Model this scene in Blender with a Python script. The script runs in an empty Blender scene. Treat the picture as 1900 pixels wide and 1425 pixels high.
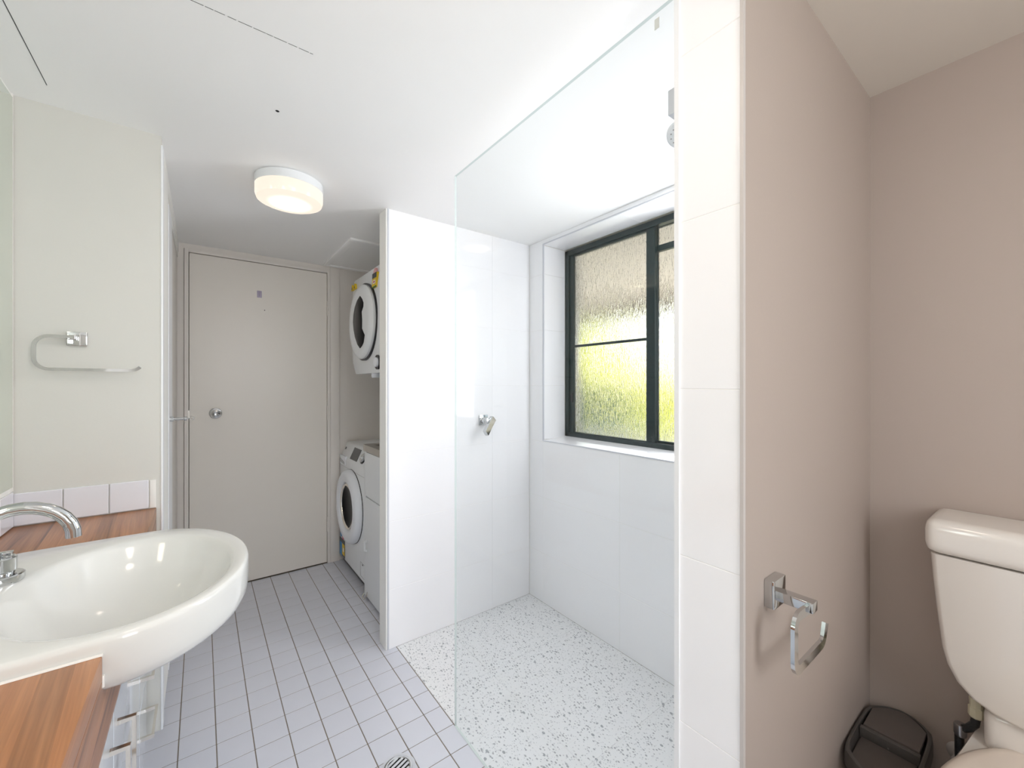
import bpy, bmesh, math, random
from mathutils import Vector, Matrix

random.seed(7)
PI = math.pi
SC = bpy.context.scene
COL = SC.collection

# ------------------------------------------------------------------ camera
CAM_H = 1.257
cam_d = bpy.data.cameras.new('camera')
cam_d.sensor_width = 36.0
cam_d.lens = 763.0 / 1900.0 * 36.0
cam_d.shift_y = (712.5 - 712.0) / 1900.0
cam_d.clip_start = 0.02
cam = bpy.data.objects.new('camera', cam_d)
cam.location = (0, 0, CAM_H)
cam.rotation_euler = (PI / 2, 0, -math.atan(576 / 763.0))
COL.objects.link(cam)
SC.camera = cam

# ------------------------------------------------------------------ world, sun, daylight, exposure
world = bpy.data.worlds.new('sky')
SC.world = world
world.use_nodes = True
wn = world.node_tree
wn.nodes.clear()
sky = wn.nodes.new('ShaderNodeTexSky')
sky.sky_type = 'NISHITA'
sky.sun_disc = False
sky.sun_elevation = math.radians(48)
sky.sun_rotation = math.radians(60)
sky.dust_density = 2.5
bg = wn.nodes.new('ShaderNodeBackground')
bg.inputs['Strength'].default_value = 0.20
wo = wn.nodes.new('ShaderNodeOutputWorld')
wn.links.new(sky.outputs[0], bg.inputs[0])
wn.links.new(bg.outputs[0], wo.inputs[0])

sun_d = bpy.data.lights.new('sun', 'SUN')
sun_d.energy = 4.2
sun_d.angle = math.radians(0.6)
sun_d.color = (1.0, 0.95, 0.86)
sun = bpy.data.objects.new('sun', sun_d)
sun.rotation_euler = (math.radians(40), math.radians(14), 0)
sun.location = (6, -4, 8)
COL.objects.link(sun)


def area_light(name, loc, rot, sx, sy, power, color):
    d = bpy.data.lights.new(name, 'AREA')
    d.shape = 'RECTANGLE'
    d.size, d.size_y = sx, sy
    d.energy = power
    d.color = color
    o = bpy.data.objects.new(name, d)
    o.location = loc
    o.rotation_euler = rot
    COL.objects.link(o)
    return o


# daylight of the shower window's right-hand half; fill light at an unseen window added in the rear wall
area_light('daylight_shower_window', (1.72, 0.87, 1.50), (0, PI / 2, 0), 1.0, 0.30, 6.2, (0.95, 0.965, 1.0))
area_light('fill_rear_window', (0.46, -0.97, 1.50), (PI / 2, 0, 0), 0.48, 0.92, 7.6, (0.98, 0.99, 1.0))

SC.view_settings.view_transform = 'Standard'
SC.view_settings.look = 'None'
SC.view_settings.gamma = 1.0
SC.view_settings.use_curve_mapping = False
SC.view_settings.exposure = 0.90
SC.cycles.max_bounces = 14
SC.cycles.diffuse_bounces = 8
SC.cycles.glossy_bounces = 6
SC.cycles.transmission_bounces = 8
SC.cycles.transparent_max_bounces = 16
SC.cycles.sample_clamp_indirect = 6.0


# ------------------------------------------------------------------ materials
def lin(c):
    def f(v):
        v = v / 255.0
        return v / 12.92 if v <= 0.04045 else ((v + 0.055) / 1.055) ** 2.4
    return (f(c[0]), f(c[1]), f(c[2]), 1.0)


def new_mat(name):
    m = bpy.data.materials.new(name)
    m.use_nodes = True
    nt = m.node_tree
    nt.nodes.clear()
    out = nt.nodes.new('ShaderNodeOutputMaterial')
    return m, nt, out


def node(nt, typ, **kw):
    n = nt.nodes.new(typ)
    for k, v in kw.items():
        setattr(n, k, v)
    return n


def pmat(name, rgb, rough=0.5, metal=0.0, spec=0.5, coat=0.0, vary=0.0, vscale=6.0, bump=0.0, bscale=60.0, emis=None):
    """principled material with a little procedural tone variation and fine relief"""
    m, nt, out = new_mat(name)
    p = node(nt, 'ShaderNodeBsdfPrincipled')
    nt.links.new(p.outputs[0], out.inputs[0])
    c = lin(rgb)
    p.inputs['Base Color'].default_value = c
    p.inputs['Roughness'].default_value = rough
    p.inputs['Metallic'].default_value = metal
    p.inputs['Specular IOR Level'].default_value = spec
    p.inputs['Coat Weight'].default_value = coat
    p.inputs['Coat Roughness'].default_value = 0.04
    tc = node(nt, 'ShaderNodeTexCoord')
    if vary > 0:
        nz = node(nt, 'ShaderNodeTexNoise')
        nz.inputs['Scale'].default_value = vscale
        nz.inputs['Detail'].default_value = 4
        nt.links.new(tc.outputs['Object'], nz.inputs['Vector'])
        mx = node(nt, 'ShaderNodeMix', data_type='RGBA')
        mx.inputs['A'].default_value = tuple(min(1, v * (1 - vary)) for v in c[:3]) + (1,)
        mx.inputs['B'].default_value = tuple(min(1, v * (1 + vary)) for v in c[:3]) + (1,)
        nt.links.new(nz.outputs[0], mx.inputs['Factor'])
        nt.links.new(mx.outputs['Result'], p.inputs['Base Color'])
    if bump > 0:
        nb = node(nt, 'ShaderNodeTexNoise')
        nb.inputs['Scale'].default_value = bscale
        nb.inputs['Detail'].default_value = 3
        nt.links.new(tc.outputs['Object'], nb.inputs['Vector'])
        b = node(nt, 'ShaderNodeBump')
        b.inputs['Strength'].default_value = bump
        b.inputs['Distance'].default_value = 0.002
        nt.links.new(nb.outputs[0], b.inputs['Height'])
        nt.links.new(b.outputs[0], p.inputs['Normal'])
    if emis:
        p.inputs['Emission Color'].default_value = lin(emis[0])
        p.inputs['Emission Strength'].default_value = emis[1]
    return m


M = {}
M['white_paint'] = pmat('white_paint', (244, 243, 239), 0.55, vary=0.012, vscale=3, bump=0.05, bscale=160)
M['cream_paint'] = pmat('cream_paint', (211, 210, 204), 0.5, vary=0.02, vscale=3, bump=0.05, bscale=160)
M['ceiling_paint'] = pmat('ceiling_paint', (247, 247, 246), 0.7, vary=0.01, vscale=2, bump=0.05, bscale=120)
M['beige_paint'] = pmat('beige_paint', (176, 163, 154), 0.5, vary=0.015, vscale=3, bump=0.05, bscale=140)
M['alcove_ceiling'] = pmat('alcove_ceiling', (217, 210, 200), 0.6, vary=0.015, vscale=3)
M['grey_paint'] = pmat('grey_paint', (230, 225, 219), 0.5, vary=0.015, vscale=3, bump=0.05, bscale=140)
M['door_paint'] = pmat('door_paint', (232, 227, 219), 0.33, vary=0.02, vscale=2.5, bump=0.03, bscale=90)
M['closet_white'] = pmat('closet_white', (238, 240, 242), 0.3)
M['gloss_tile'] = pmat('gloss_tile', (248, 248, 250), 0.08, spec=0.5)
M['wall_grout'] = pmat('wall_grout', (226, 226, 226), 0.8)
M['splash_tile'] = pmat('splash_tile', (226, 226, 232), 0.12, vary=0.01)
M['floor_tile'] = pmat('floor_tile', (213, 215, 224), 0.24, vary=0.03, vscale=9, bump=0.04, bscale=40)
M['floor_grout'] = pmat('floor_grout', (128, 118, 106), 0.85, vary=0.25, vscale=14, bump=0.2, bscale=300)
M['aluminium'] = pmat('aluminium', (190, 192, 196), 0.28, metal=1.0)
M['dull_trim'] = pmat('dull_trim', (196, 190, 186), 0.4)
M['trim_grey'] = pmat('trim_grey', (206, 208, 214), 0.3)
M['chrome'] = pmat('chrome', (205, 207, 208), 0.06, metal=1.0)
M['nickel'] = pmat('nickel', (236, 230, 220), 0.12, metal=1.0)
M['steel'] = pmat('steel', (190, 186, 180), 0.3, metal=1.0, vary=0.03, vscale=20)
M['ceramic'] = pmat('ceramic', (223, 223, 220), 0.07, spec=0.55)
M['toilet_ceramic'] = pmat('toilet_ceramic', (224, 219, 213), 0.09, spec=0.5)
M['toilet_plastic'] = pmat('toilet_plastic', (226, 214, 202), 0.22)
M['appliance_white'] = pmat('appliance_white', (233, 236, 238), 0.22, spec=0.5)
M['appliance_ring'] = pmat('appliance_ring', (236, 239, 244), 0.3)
M['dark_plastic'] = pmat('dark_plastic', (34, 33, 36), 0.3)
M['dark_glass'] = pmat('dark_glass', (12, 11, 15), 0.12, spec=0.04)
M['display'] = pmat('display', (62, 64, 66), 0.15)
M['vanity_gloss'] = pmat('vanity_gloss', (222, 228, 236), 0.06, spec=0.6, coat=0.4)
M['vanity_inside'] = pmat('vanity_inside', (226, 228, 230), 0.4)
M['silicone'] = pmat('silicone', (236, 234, 230), 0.5)
M['bin_dark'] = pmat('bin_dark', (90, 82, 78), 0.42, vary=0.05, vscale=12)
M['bin_rim'] = pmat('bin_rim', (80, 76, 73), 0.38)
M['bin_light'] = pmat('bin_light', (196, 190, 184), 0.4)
M['black_rubber'] = pmat('black_rubber', (38, 40, 42), 0.35, bump=0.6, bscale=500)
M['pale_nut'] = pmat('pale_nut', (206, 202, 178), 0.5)
M['frame_green'] = pmat('frame_green', (10, 34, 34), 0.35, spec=0.5, vary=0.3, vscale=30)
M['sticker_white'] = pmat('sticker_white', (236, 236, 234), 0.5)
M['sticker_yellow'] = pmat('sticker_yellow', (232, 198, 40), 0.5)
M['sticker_dark'] = pmat('sticker_dark', (72, 74, 76), 0.5)
M['sticker_green'] = pmat('sticker_green', (40, 120, 60), 0.5)
M['sticker_blue'] = pmat('sticker_blue', (70, 140, 190), 0.5)
M['sticker_red'] = pmat('sticker_red', (196, 50, 90), 0.5)
M['sticker_pink'] = pmat('sticker_pink', (226, 170, 170), 0.5)
M['lilac_plastic'] = pmat('lilac_plastic', (178, 168, 190), 0.3)
M['mark_grey'] = pmat('mark_grey', (150, 150, 150), 0.5)
M['dark_hole'] = pmat('dark_hole', (20, 20, 20), 0.9)
M['soffit'] = pmat('soffit', (240, 233, 222), 0.7, vary=0.05, vscale=3)
M['fascia'] = pmat('fascia', (128, 116, 98), 0.6)
M['outer_render'] = pmat('outer_render', (236, 234, 228), 0.7, vary=0.03)
M['hedge_leaf'] = pmat('hedge_leaf', (214, 216, 74), 0.6, vary=0.25, vscale=7)
M['shrub_leaf'] = pmat('shrub_leaf', (46, 78, 54), 0.6, vary=0.3, vscale=9)
M['paving'] = pmat('paving', (222, 216, 208), 0.8, vary=0.06, vscale=4)
M['fence_wood'] = pmat('fence_wood', (196, 170, 140), 0.7, vary=0.1, vscale=8)


def terrazzo():
    m, nt, out = new_mat('terrazzo')
    p = node(nt, 'ShaderNodeBsdfPrincipled')
    p.inputs['Roughness'].default_value = 0.35
    nt.links.new(p.outputs[0], out.inputs[0])
    tc = node(nt, 'ShaderNodeTexCoord')
    geo = node(nt, 'ShaderNodeNewGeometry')
    last = lin((236, 237, 238))
    prev = None
    for sc, th, rnd, colr, ang in ((105, 0.32, 0.42, (172, 174, 178), 0.3), (62, 0.30, 0.13, (164, 168, 172), 0.9),
                                   (170, 0.32, 0.50, (198, 200, 203), 0.0), (90, 0.25, 0.2, (238, 239, 240), 0.5)):
        mp = node(nt, 'ShaderNodeMapping')
        mp.inputs['Rotation'].default_value = (0, 0, ang)
        mp.inputs['Scale'].default_value = (sc, sc * 0.7, 0.001)
        nt.links.new(geo.outputs['Position'], mp.inputs['Vector'])
        v = node(nt, 'ShaderNodeTexVoronoi')
        v.inputs['Scale'].default_value = 1.0
        v.distance = 'EUCLIDEAN'
        nt.links.new(mp.outputs[0], v.inputs['Vector'])
        lt = node(nt, 'ShaderNodeMath', operation='LESS_THAN')
        nt.links.new(v.outputs['Distance'], lt.inputs[0])
        lt.inputs[1].default_value = th
        sep = node(nt, 'ShaderNodeSeparateColor')
        nt.links.new(v.outputs['Color'], sep.inputs[0])
        l2 = node(nt, 'ShaderNodeMath', operation='LESS_THAN')
        nt.links.new(sep.outputs[0], l2.inputs[0])
        l2.inputs[1].default_value = rnd
        mu = node(nt, 'ShaderNodeMath', operation='MULTIPLY')
        nt.links.new(lt.outputs[0], mu.inputs[0])
        nt.links.new(l2.outputs[0], mu.inputs[1])
        mx = node(nt, 'ShaderNodeMix', data_type='RGBA')
        if prev is None:
            mx.inputs['A'].default_value = last
        else:
            nt.links.new(prev, mx.inputs['A'])
        mx.inputs['B'].default_value = lin(colr)
        nt.links.new(mu.outputs[0], mx.inputs['Factor'])
        prev = mx.outputs['Result']
    nt.links.new(prev, p.inputs['Base Color'])
    return m


M['terrazzo'] = terrazzo()


def timber():
    """laminated strips running along the bench, each strip with its own tone and grain"""
    m, nt, out = new_mat('timber')
    p = node(nt, 'ShaderNodeBsdfPrincipled')
    p.inputs['Roughness'].default_value = 0.28
    nt.links.new(p.outputs[0], out.inputs[0])
    geo = node(nt, 'ShaderNodeNewGeometry')
    mp = node(nt, 'ShaderNodeMapping')
    mp.inputs['Rotation'].default_value = (0, 0, math.radians(-4))
    nt.links.new(geo.outputs['Position'], mp.inputs['Vector'])
    sep = node(nt, 'ShaderNodeSeparateXYZ')
    nt.links.new(mp.outputs[0], sep.inputs[0])
    # strips 32 mm wide across X; height folded in so the front edge shows them too
    add = node(nt, 'ShaderNodeMath', operation='SUBTRACT')
    nt.links.new(sep.outputs['X'], add.inputs[0])
    nt.links.new(sep.outputs['Z'], add.inputs[1])
    ml = node(nt, 'ShaderNodeMath', operation='MULTIPLY')
    nt.links.new(add.outputs[0], ml.inputs[0])
    ml.inputs[1].default_value = 30.0
    fl = node(nt, 'ShaderNodeMath', operation='FLOOR')
    nt.links.new(ml.outputs[0], fl.inputs[0])
    wn_ = node(nt, 'ShaderNodeTexWhiteNoise', noise_dimensions='1D')
    nt.links.new(fl.outputs[0], wn_.inputs['W'])
    # grain: noise stretched along Y, offset per strip
    cb = node(nt, 'ShaderNodeCombineXYZ')
    sc1 = node(nt, 'ShaderNodeMath', operation='MULTIPLY')
    nt.links.new(add.outputs[0], sc1.inputs[0])
    sc1.inputs[1].default_value = 42.0
    nt.links.new(sc1.outputs[0], cb.inputs['X'])
    ys = node(nt, 'ShaderNodeMath', operation='MULTIPLY_ADD')
    nt.links.new(sep.outputs['Y'], ys.inputs[0])
    ys.inputs[1].default_value = 1.6
    nt.links.new(wn_.outputs['Value'], ys.inputs[2])
    nt.links.new(ys.outputs[0], cb.inputs['Y'])
    nt.links.new(fl.outputs[0], cb.inputs['Z'])
    nz = node(nt, 'ShaderNodeTexNoise')
    nz.inputs['Scale'].default_value = 1.0
    nz.inputs['Detail'].default_value = 6
    nz.inputs['Distortion'].default_value = 0.7
    nt.links.new(cb.outputs[0], nz.inputs['Vector'])
    rp = node(nt, 'ShaderNodeValToRGB')
    rp.color_ramp.elements[0].position = 0.30
    rp.color_ramp.elements[0].color = lin((100, 58, 32))
    rp.color_ramp.elements[1].position = 0.72
    rp.color_ramp.elements[1].color = lin((188, 130, 84))
    e = rp.color_ramp.elements.new(0.41)
    e.color = lin((166, 108, 64))
    nt.links.new(nz.outputs[0], rp.inputs[0])
    hs = node(nt, 'ShaderNodeHueSaturation')
    mr = node(nt, 'ShaderNodeMapRange')
    nt.links.new(wn_.outputs['Value'], mr.inputs[0])
    mr.inputs['To Min'].default_value = 0.74
    mr.inputs['To Max'].default_value = 1.06
    nt.links.new(mr.outputs[0], hs.inputs['Value'])
    hs.inputs['Saturation'].default_value = 0.97
    nt.links.new(rp.outputs[0], hs.inputs['Color'])
    # fine pores drawn out along the grain
    cf = node(nt, 'ShaderNodeCombineXYZ')
    fx = node(nt, 'ShaderNodeMath', operation='MULTIPLY')
    nt.links.new(add.outputs[0], fx.inputs[0])
    fx.inputs[1].default_value = 260.0
    fy = node(nt, 'ShaderNodeMath', operation='MULTIPLY')
    nt.links.new(sep.outputs['Y'], fy.inputs[0])
    fy.inputs[1].default_value = 7.0
    nt.links.new(fx.outputs[0], cf.inputs['X'])
    nt.links.new(fy.outputs[0], cf.inputs['Y'])
    nf = node(nt, 'ShaderNodeTexNoise')
    nf.inputs['Scale'].default_value = 1.0
    nf.inputs['Detail'].default_value = 3
    nt.links.new(cf.outputs[0], nf.inputs['Vector'])
    mf = node(nt, 'ShaderNodeMapRange')
    nt.links.new(nf.outputs[0], mf.inputs[0])
    mf.inputs['From Min'].default_value = 0.3
    mf.inputs['From Max'].default_value = 0.7
    mf.inputs['To Min'].default_value = 0.80
    mf.inputs['To Max'].default_value = 1.06
    h2 = node(nt, 'ShaderNodeHueSaturation')
    nt.links.new(mf.outputs[0], h2.inputs['Value'])
    nt.links.new(hs.outputs[0], h2.inputs['Color'])
    nt.links.new(h2.outputs[0], p.inputs['Base Color'])
    return m


M['timber'] = timber()


def clear_glass(name, tint, base=0.035, edge=0.5):
    m, nt, out = new_mat(name)
    tr = node(nt, 'ShaderNodeBsdfTransparent')
    tr.inputs[0].default_value = tint + (1,)
    gl = node(nt, 'ShaderNodeBsdfGlossy')
    gl.inputs['Roughness'].default_value = 0.0
    lw = node(nt, 'ShaderNodeLayerWeight')
    lw.inputs[0].default_value = 0.5
    pw = node(nt, 'ShaderNodeMath', operation='POWER')
    nt.links.new(lw.outputs['Facing'], pw.inputs[0])
    pw.inputs[1].default_value = 4.0
    ma = node(nt, 'ShaderNodeMath', operation='MULTIPLY_ADD')
    nt.links.new(pw.outputs[0], ma.inputs[0])
    ma.inputs[1].default_value = edge
    ma.inputs[2].default_value = base
    mx = node(nt, 'ShaderNodeMixShader')
    nt.links.new(ma.outputs[0], mx.inputs[0])
    nt.links.new(tr.outputs[0], mx.inputs[1])
    nt.links.new(gl.outputs[0], mx.inputs[2])
    nt.links.new(mx.outputs[0], out.inputs[0])
    return m


M['shower_glass'] = clear_glass('shower_glass', (0.972, 0.984, 0.985), 0.02, 0.35)
M['glass_edge'] = pmat('glass_edge', (212, 222, 220), 0.15, spec=0.6)
M['etched_mark'] = pmat('etched_mark', (206, 210, 206), 0.7)


def obscure_glass():
    """rippled obscure glass: rough refraction with vertical wavy relief"""
    m, nt, out = new_mat('obscure_glass')
    p = node(nt, 'ShaderNodeBsdfPrincipled')
    p.inputs['Base Color'].default_value = (0.95, 0.97, 0.96, 1)
    p.inputs['Transmission Weight'].default_value = 1.0
    p.inputs['Roughness'].default_value = 0.15
    p.inputs['IOR'].default_value = 1.28
    nt.links.new(p.outputs[0], out.inputs[0])
    geo = node(nt, 'ShaderNodeNewGeometry')
    mp = node(nt, 'ShaderNodeMapping')
    mp.inputs['Scale'].default_value = (1, 130, 30)
    nt.links.new(geo.outputs['Position'], mp.inputs['Vector'])
    nz = node(nt, 'ShaderNodeTexNoise')
    nz.inputs['Scale'].default_value = 1.0
    nz.inputs['Detail'].default_value = 2.5
    nz.inputs['Distortion'].default_value = 1.4
    nt.links.new(mp.outputs[0], nz.inputs['Vector'])
    b = node(nt, 'ShaderNodeBump')
    b.inputs['Strength'].default_value = 0.8
    b.inputs['Distance'].default_value = 0.004
    nt.links.new(nz.outputs[0], b.inputs['Height'])
    nt.links.new(b.outputs[0], p.inputs['Normal'])
    return m


M['obscure_glass'] = obscure_glass()


def mirror_mat():
    m, nt, out = new_mat('mirror_glass')
    p = node(nt, 'ShaderNodeBsdfPrincipled')
    p.inputs['Base Color'].default_value = (0.82, 0.87, 0.81, 1)
    p.inputs['Metallic'].default_value = 1
    p.inputs['Roughness'].default_value = 0.02
    nt.links.new(p.outputs[0], out.inputs[0])
    return m


M['mirror_glass'] = mirror_mat()


def lamp_mat(name, strength, bulb):
    """lit opal glass: brighter where the bulb sits behind the middle of the disc"""
    m, nt, out = new_mat(name)
    p = node(nt, 'ShaderNodeBsdfPrincipled')
    p.inputs['Base Color'].default_value = (0.2, 0.19, 0.18, 1)
    p.inputs['Roughness'].default_value = 0.15
    nt.links.new(p.outputs[0], out.inputs[0])
    tc = node(nt, 'ShaderNodeTexCoord')
    mp = node(nt, 'ShaderNodeMapping')
    mp.inputs['Scale'].default_value = (11, 11, 0.01)
    nt.links.new(tc.outputs['Object'], mp.inputs['Vector'])
    gr = node(nt, 'ShaderNodeTexGradient', gradient_type='SPHERICAL')
    nt.links.new(mp.outputs[0], gr.inputs[0])
    ma = node(nt, 'ShaderNodeMath', operation='MULTIPLY_ADD')
    sq = node(nt, 'ShaderNodeMath', operation='POWER')
    nt.links.new(gr.outputs['Fac'], sq.inputs[0])
    sq.inputs[1].default_value = 2.2
    nt.links.new(sq.outputs[0], ma.inputs[0])
    ma.inputs[1].default_value = bulb
    ma.inputs[2].default_value = strength
    p.inputs['Emission Color'].default_value = (1.0, 0.84, 0.70, 1)
    nt.links.new(ma.outputs[0], p.inputs['Emission Strength'])
    return m


M['lamp_glass'] = lamp_mat('lamp_glass', 0.50, 8.0)
M['lamp_glass_bright'] = lamp_mat('lamp_glass_bright', 7.5, 8.0)


# ------------------------------------------------------------------ mesh helpers
def V(x, y, z):
    return Vector((x, y, z))


def add_box(bm, x0, x1, y0, y1, z0, z1, bev=0.0, seg=2):
    vs = [bm.verts.new(p) for p in ((x0, y0, z0), (x1, y0, z0), (x1, y1, z0), (x0, y1, z0),
                                    (x0, y0, z1), (x1, y0, z1), (x1, y1, z1), (x0, y1, z1))]
    fs = [bm.faces.new([vs[i] for i in q]) for q in ((3, 2, 1, 0), (4, 5, 6, 7), (0, 1, 5, 4), (1, 2, 6, 5), (2, 3, 7, 6), (3, 0, 4, 7))]
    if bev > 0:
        es = list({e for f in fs for e in f.edges})
        bmesh.ops.bevel(bm, geom=es, offset=bev, segments=seg, profile=0.6, affect='EDGES')
    return fs


def box(x0, x1, y0, y1, z0, z1, bev=0.0, seg=2):
    bm = bmesh.new()
    add_box(bm, x0, x1, y0, y1, z0, z1, bev, seg)
    return bm


def frame_basis(t, up):
    t = t.normalized()
    a = up.cross(t)
    if a.length < 1e-5:
        a = V(1, 0, 0).cross(t)
        if a.length < 1e-5:
            a = V(0, 1, 0).cross(t)
    a.normalize()
    return a, t.cross(a)


def add_sweep(bm, pts, section, up=None):
    """sweep a closed 2-D section along a polyline (mitred, fixed up vector or parallel transport)"""
    pts = [Vector(p) for p in pts]
    n = len(pts)
    rings = []
    prev_a = None
    for i in range(n):
        if i == 0:
            t = pts[1] - pts[0]
        elif i == n - 1:
            t = pts[-1] - pts[-2]
        else:
            t = (pts[i] - pts[i - 1]).normalized() + (pts[i + 1] - pts[i]).normalized()
        t.normalize()
        if up is not None:
            a, b = frame_basis(t, up)
        else:
            if prev_a is None:
                a, b = frame_basis(t, V(0, 0, 1))
            else:
                a = prev_a - t * prev_a.dot(t)
                a.normalize()
                b = t.cross(a)
            prev_a = a
        rings.append([bm.verts.new(pts[i] + a * s[0] + b * s[1]) for s in section])
    k = len(section)
    for i in range(n - 1):
        for j in range(k):
            bm.faces.new((rings[i][j], rings[i][(j + 1) % k], rings[i + 1][(j + 1) % k], rings[i + 1][j]))
    bm.faces.new(list(reversed(rings[0])))
    bm.faces.new(rings[-1])


def circ(r, n=14):
    return [(r * math.cos(2 * PI * i / n), r * math.sin(2 * PI * i / n)) for i in range(n)]


def rect(w, h):
    return [(-w / 2, -h / 2), (w / 2, -h / 2), (w / 2, h / 2), (-w / 2, h / 2)]


def add_lathe(bm, prof, center=(0, 0, 0), axis='Z', n=32):
    """revolve (radius, height) pairs about an axis through centre"""
    c = Vector(center)
    def put(r, h, t):
        a, b = r * math.cos(t), r * math.sin(t)
        if axis == 'Z':
            return c + V(a, b, h)
        if axis == 'X':
            return c + V(h, a, b)
        return c + V(b, h, a)
    rings = []
    for r, h in prof:
        if r < 1e-6:
            rings.append([bm.verts.new(put(0, h, 0))])
        else:
            rings.append([bm.verts.new(put(r, h, 2 * PI * i / n)) for i in range(n)])
    for a, b in zip(rings, rings[1:]):
        for i in range(n):
            j = (i + 1) % n
            if len(a) == 1 and len(b) == 1:
                continue
            if len(a) == 1:
                bm.faces.new((a[0], b[i], b[j]))
            elif len(b) == 1:
                bm.faces.new((a[i], a[j], b[0]))
            else:
                bm.faces.new((a[i], a[j], b[j], b[i]))


def lathe(prof, center=(0, 0, 0), axis='Z', n=32):
    bm = bmesh.new()
    add_lathe(bm, prof, center, axis, n)
    return bm


def add_prism(bm, poly, d0, d1, axis='Z', bev=0.0):
    """extrude a 2-D polygon along an axis: Z -> (x,y); X -> (y,z); Y -> (x,z)"""
    def put(p, d):
        if axis == 'Z':
            return (p[0], p[1], d)
        if axis == 'X':
            return (d, p[0], p[1])
        return (p[0], d, p[1])
    a = [bm.verts.new(put(p, d0)) for p in poly]
    b = [bm.verts.new(put(p, d1)) for p in poly]
    fs = [bm.faces.new(a), bm.faces.new(b)]
    n = len(poly)
    for i in range(n):
        j = (i + 1) % n
        fs.append(bm.faces.new((a[i], a[j], b[j], b[i])))
    bmesh.ops.recalc_face_normals(bm, faces=fs)
    if bev > 0:
        es = list({e for f in fs[:2] for e in f.edges})
        bmesh.ops.bevel(bm, geom=es, offset=bev, segments=2, profile=0.6, affect='EDGES')


def prism(poly, d0, d1, axis='Z', bev=0.0):
    bm = bmesh.new()
    add_prism(bm, poly, d0, d1, axis, bev)
    return bm


def arc(cx, cy, r, a0, a1, n):
    return [(cx + r * math.cos(a0 + (a1 - a0) * i / n), cy + r * math.sin(a0 + (a1 - a0) * i / n)) for i in range(n + 1)]


def loft(rings, cap0=True, cap1=True):
    bm = bmesh.new()
    vr = [[bm.verts.new(p) for p in r] for r in rings]
    k = len(vr[0])
    for a, b in zip(vr, vr[1:]):
        for j in range(k):
            bm.faces.new((a[j], a[(j + 1) % k], b[(j + 1) % k], b[j]))
    if cap0:
        bm.faces.new(list(reversed(vr[0])))
    if cap1:
        bm.faces.new(vr[-1])
    bmesh.ops.recalc_face_normals(bm, faces=bm.faces[:])
    return bm


WORLD = {}     # world position of every object's origin


def obj(name, bm, mat, parent=None, kind=None, smooth=True, ang=38, recalc=True, origin=None):
    if recalc:
        bmesh.ops.recalc_face_normals(bm, faces=bm.faces[:])
    xs = [v.co for v in bm.verts]
    lo = Vector((min(v.x for v in xs), min(v.y for v in xs), min(v.z for v in xs)))
    hi = Vector((max(v.x for v in xs), max(v.y for v in xs), max(v.z for v in xs)))
    c = Vector(origin) if origin else Vector(((lo.x + hi.x) / 2, (lo.y + hi.y) / 2, lo.z))
    bmesh.ops.translate(bm, verts=bm.verts[:], vec=-c)
    me = bpy.data.meshes.new(name)
    bm.to_mesh(me)
    bm.free()
    mats = mat if isinstance(mat, (list, tuple)) else [mat]
    for m in mats:
        me.materials.append(M[m] if isinstance(m, str) else m)
    if smooth:
        me.polygons.foreach_set('use_smooth', [True] * len(me.polygons))
        me.set_sharp_from_angle(angle=math.radians(ang))
    o = bpy.data.objects.new(name, me)
    COL.objects.link(o)
    if parent is not None:
        o.parent = parent
        o.location = c - WORLD[parent.name]
    else:
        o.location = c
    WORLD[o.name] = c
    if kind:
        o['kind'] = kind
    return o


def thing(name, label, cat, loc, group=None):
    o = bpy.data.objects.new(name, None)
    o.empty_display_size = 0.05
    COL.objects.link(o)
    o.location = loc
    WORLD[o.name] = Vector(loc)
    o['label'] = label
    o['category'] = cat
    if group:
        o['group'] = group
    return o


def tag(o, label, cat, group=None):
    o['label'] = label
    o['category'] = cat
    if group:
        o['group'] = group
    return o


def struct(name, bm, mat, label=None, cat=None, smooth=False):
    o = obj(name, bm, mat, kind='structure', smooth=smooth)
    if label:
        o['label'] = label
    if cat:
        o['category'] = cat
    return o


# ------------------------------------------------------------------ key dimensions (metres)
CEIL = 2.088
XL = -0.435      # mirror wall
YE = 1.807       # end wall of the bench (side of the closet)
XC = -0.107      # closet front
YF = 3.093       # door wall
XG = 0.742       # shower screen / end of the partition
XW = 1.571       # tiled window wall
XT = 1.545       # toilet wall
YS = 1.906       # shower side wall
YP0, YP1 = 0.326, 0.453   # partition, toilet side and shower side
YR = -1.0        # rear wall
XO = 1.89        # outer face of the window wall

# ------------------------------------------------------------------ room shell
bm = bmesh.new()
add_box(bm, XL - 0.1, XO, YR - 0.1, YF + 0.12, -0.10, -0.0011)
floor = struct('floor', bm, 'floor_grout', 'grey square tiled bathroom floor with darker grout lines', 'floor')

bm = bmesh.new()
add_box(bm, XL - 0.1, XO, YR - 0.1, YF + 0.12, CEIL, CEIL + 0.1)
ceiling = struct('ceiling', bm, 'ceiling_paint', 'flat white painted ceiling with two flush access panels', 'ceiling')

struct('ceiling_alcove', box(XG + 0.001, XT, YR, YP0, CEIL - 0.001, CEIL + 0.001), 'alcove_ceiling', 'beige ceiling above the toilet', 'ceiling')  # thin sheet under the main ceiling, in a darker, beiger tone
wall_left = struct('wall_left', box(XL - 0.1, XL, YR - 0.1, YF + 0.12, 0, CEIL), 'white_paint', 'white side wall behind the mirror and bench', 'wall')
wall_bench = struct('wall_end', box(XL, XC, YE, YE + 0.03, 0.10, CEIL), 'cream_paint', 'white end wall at the bench carrying the towel rail', 'wall')

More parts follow.
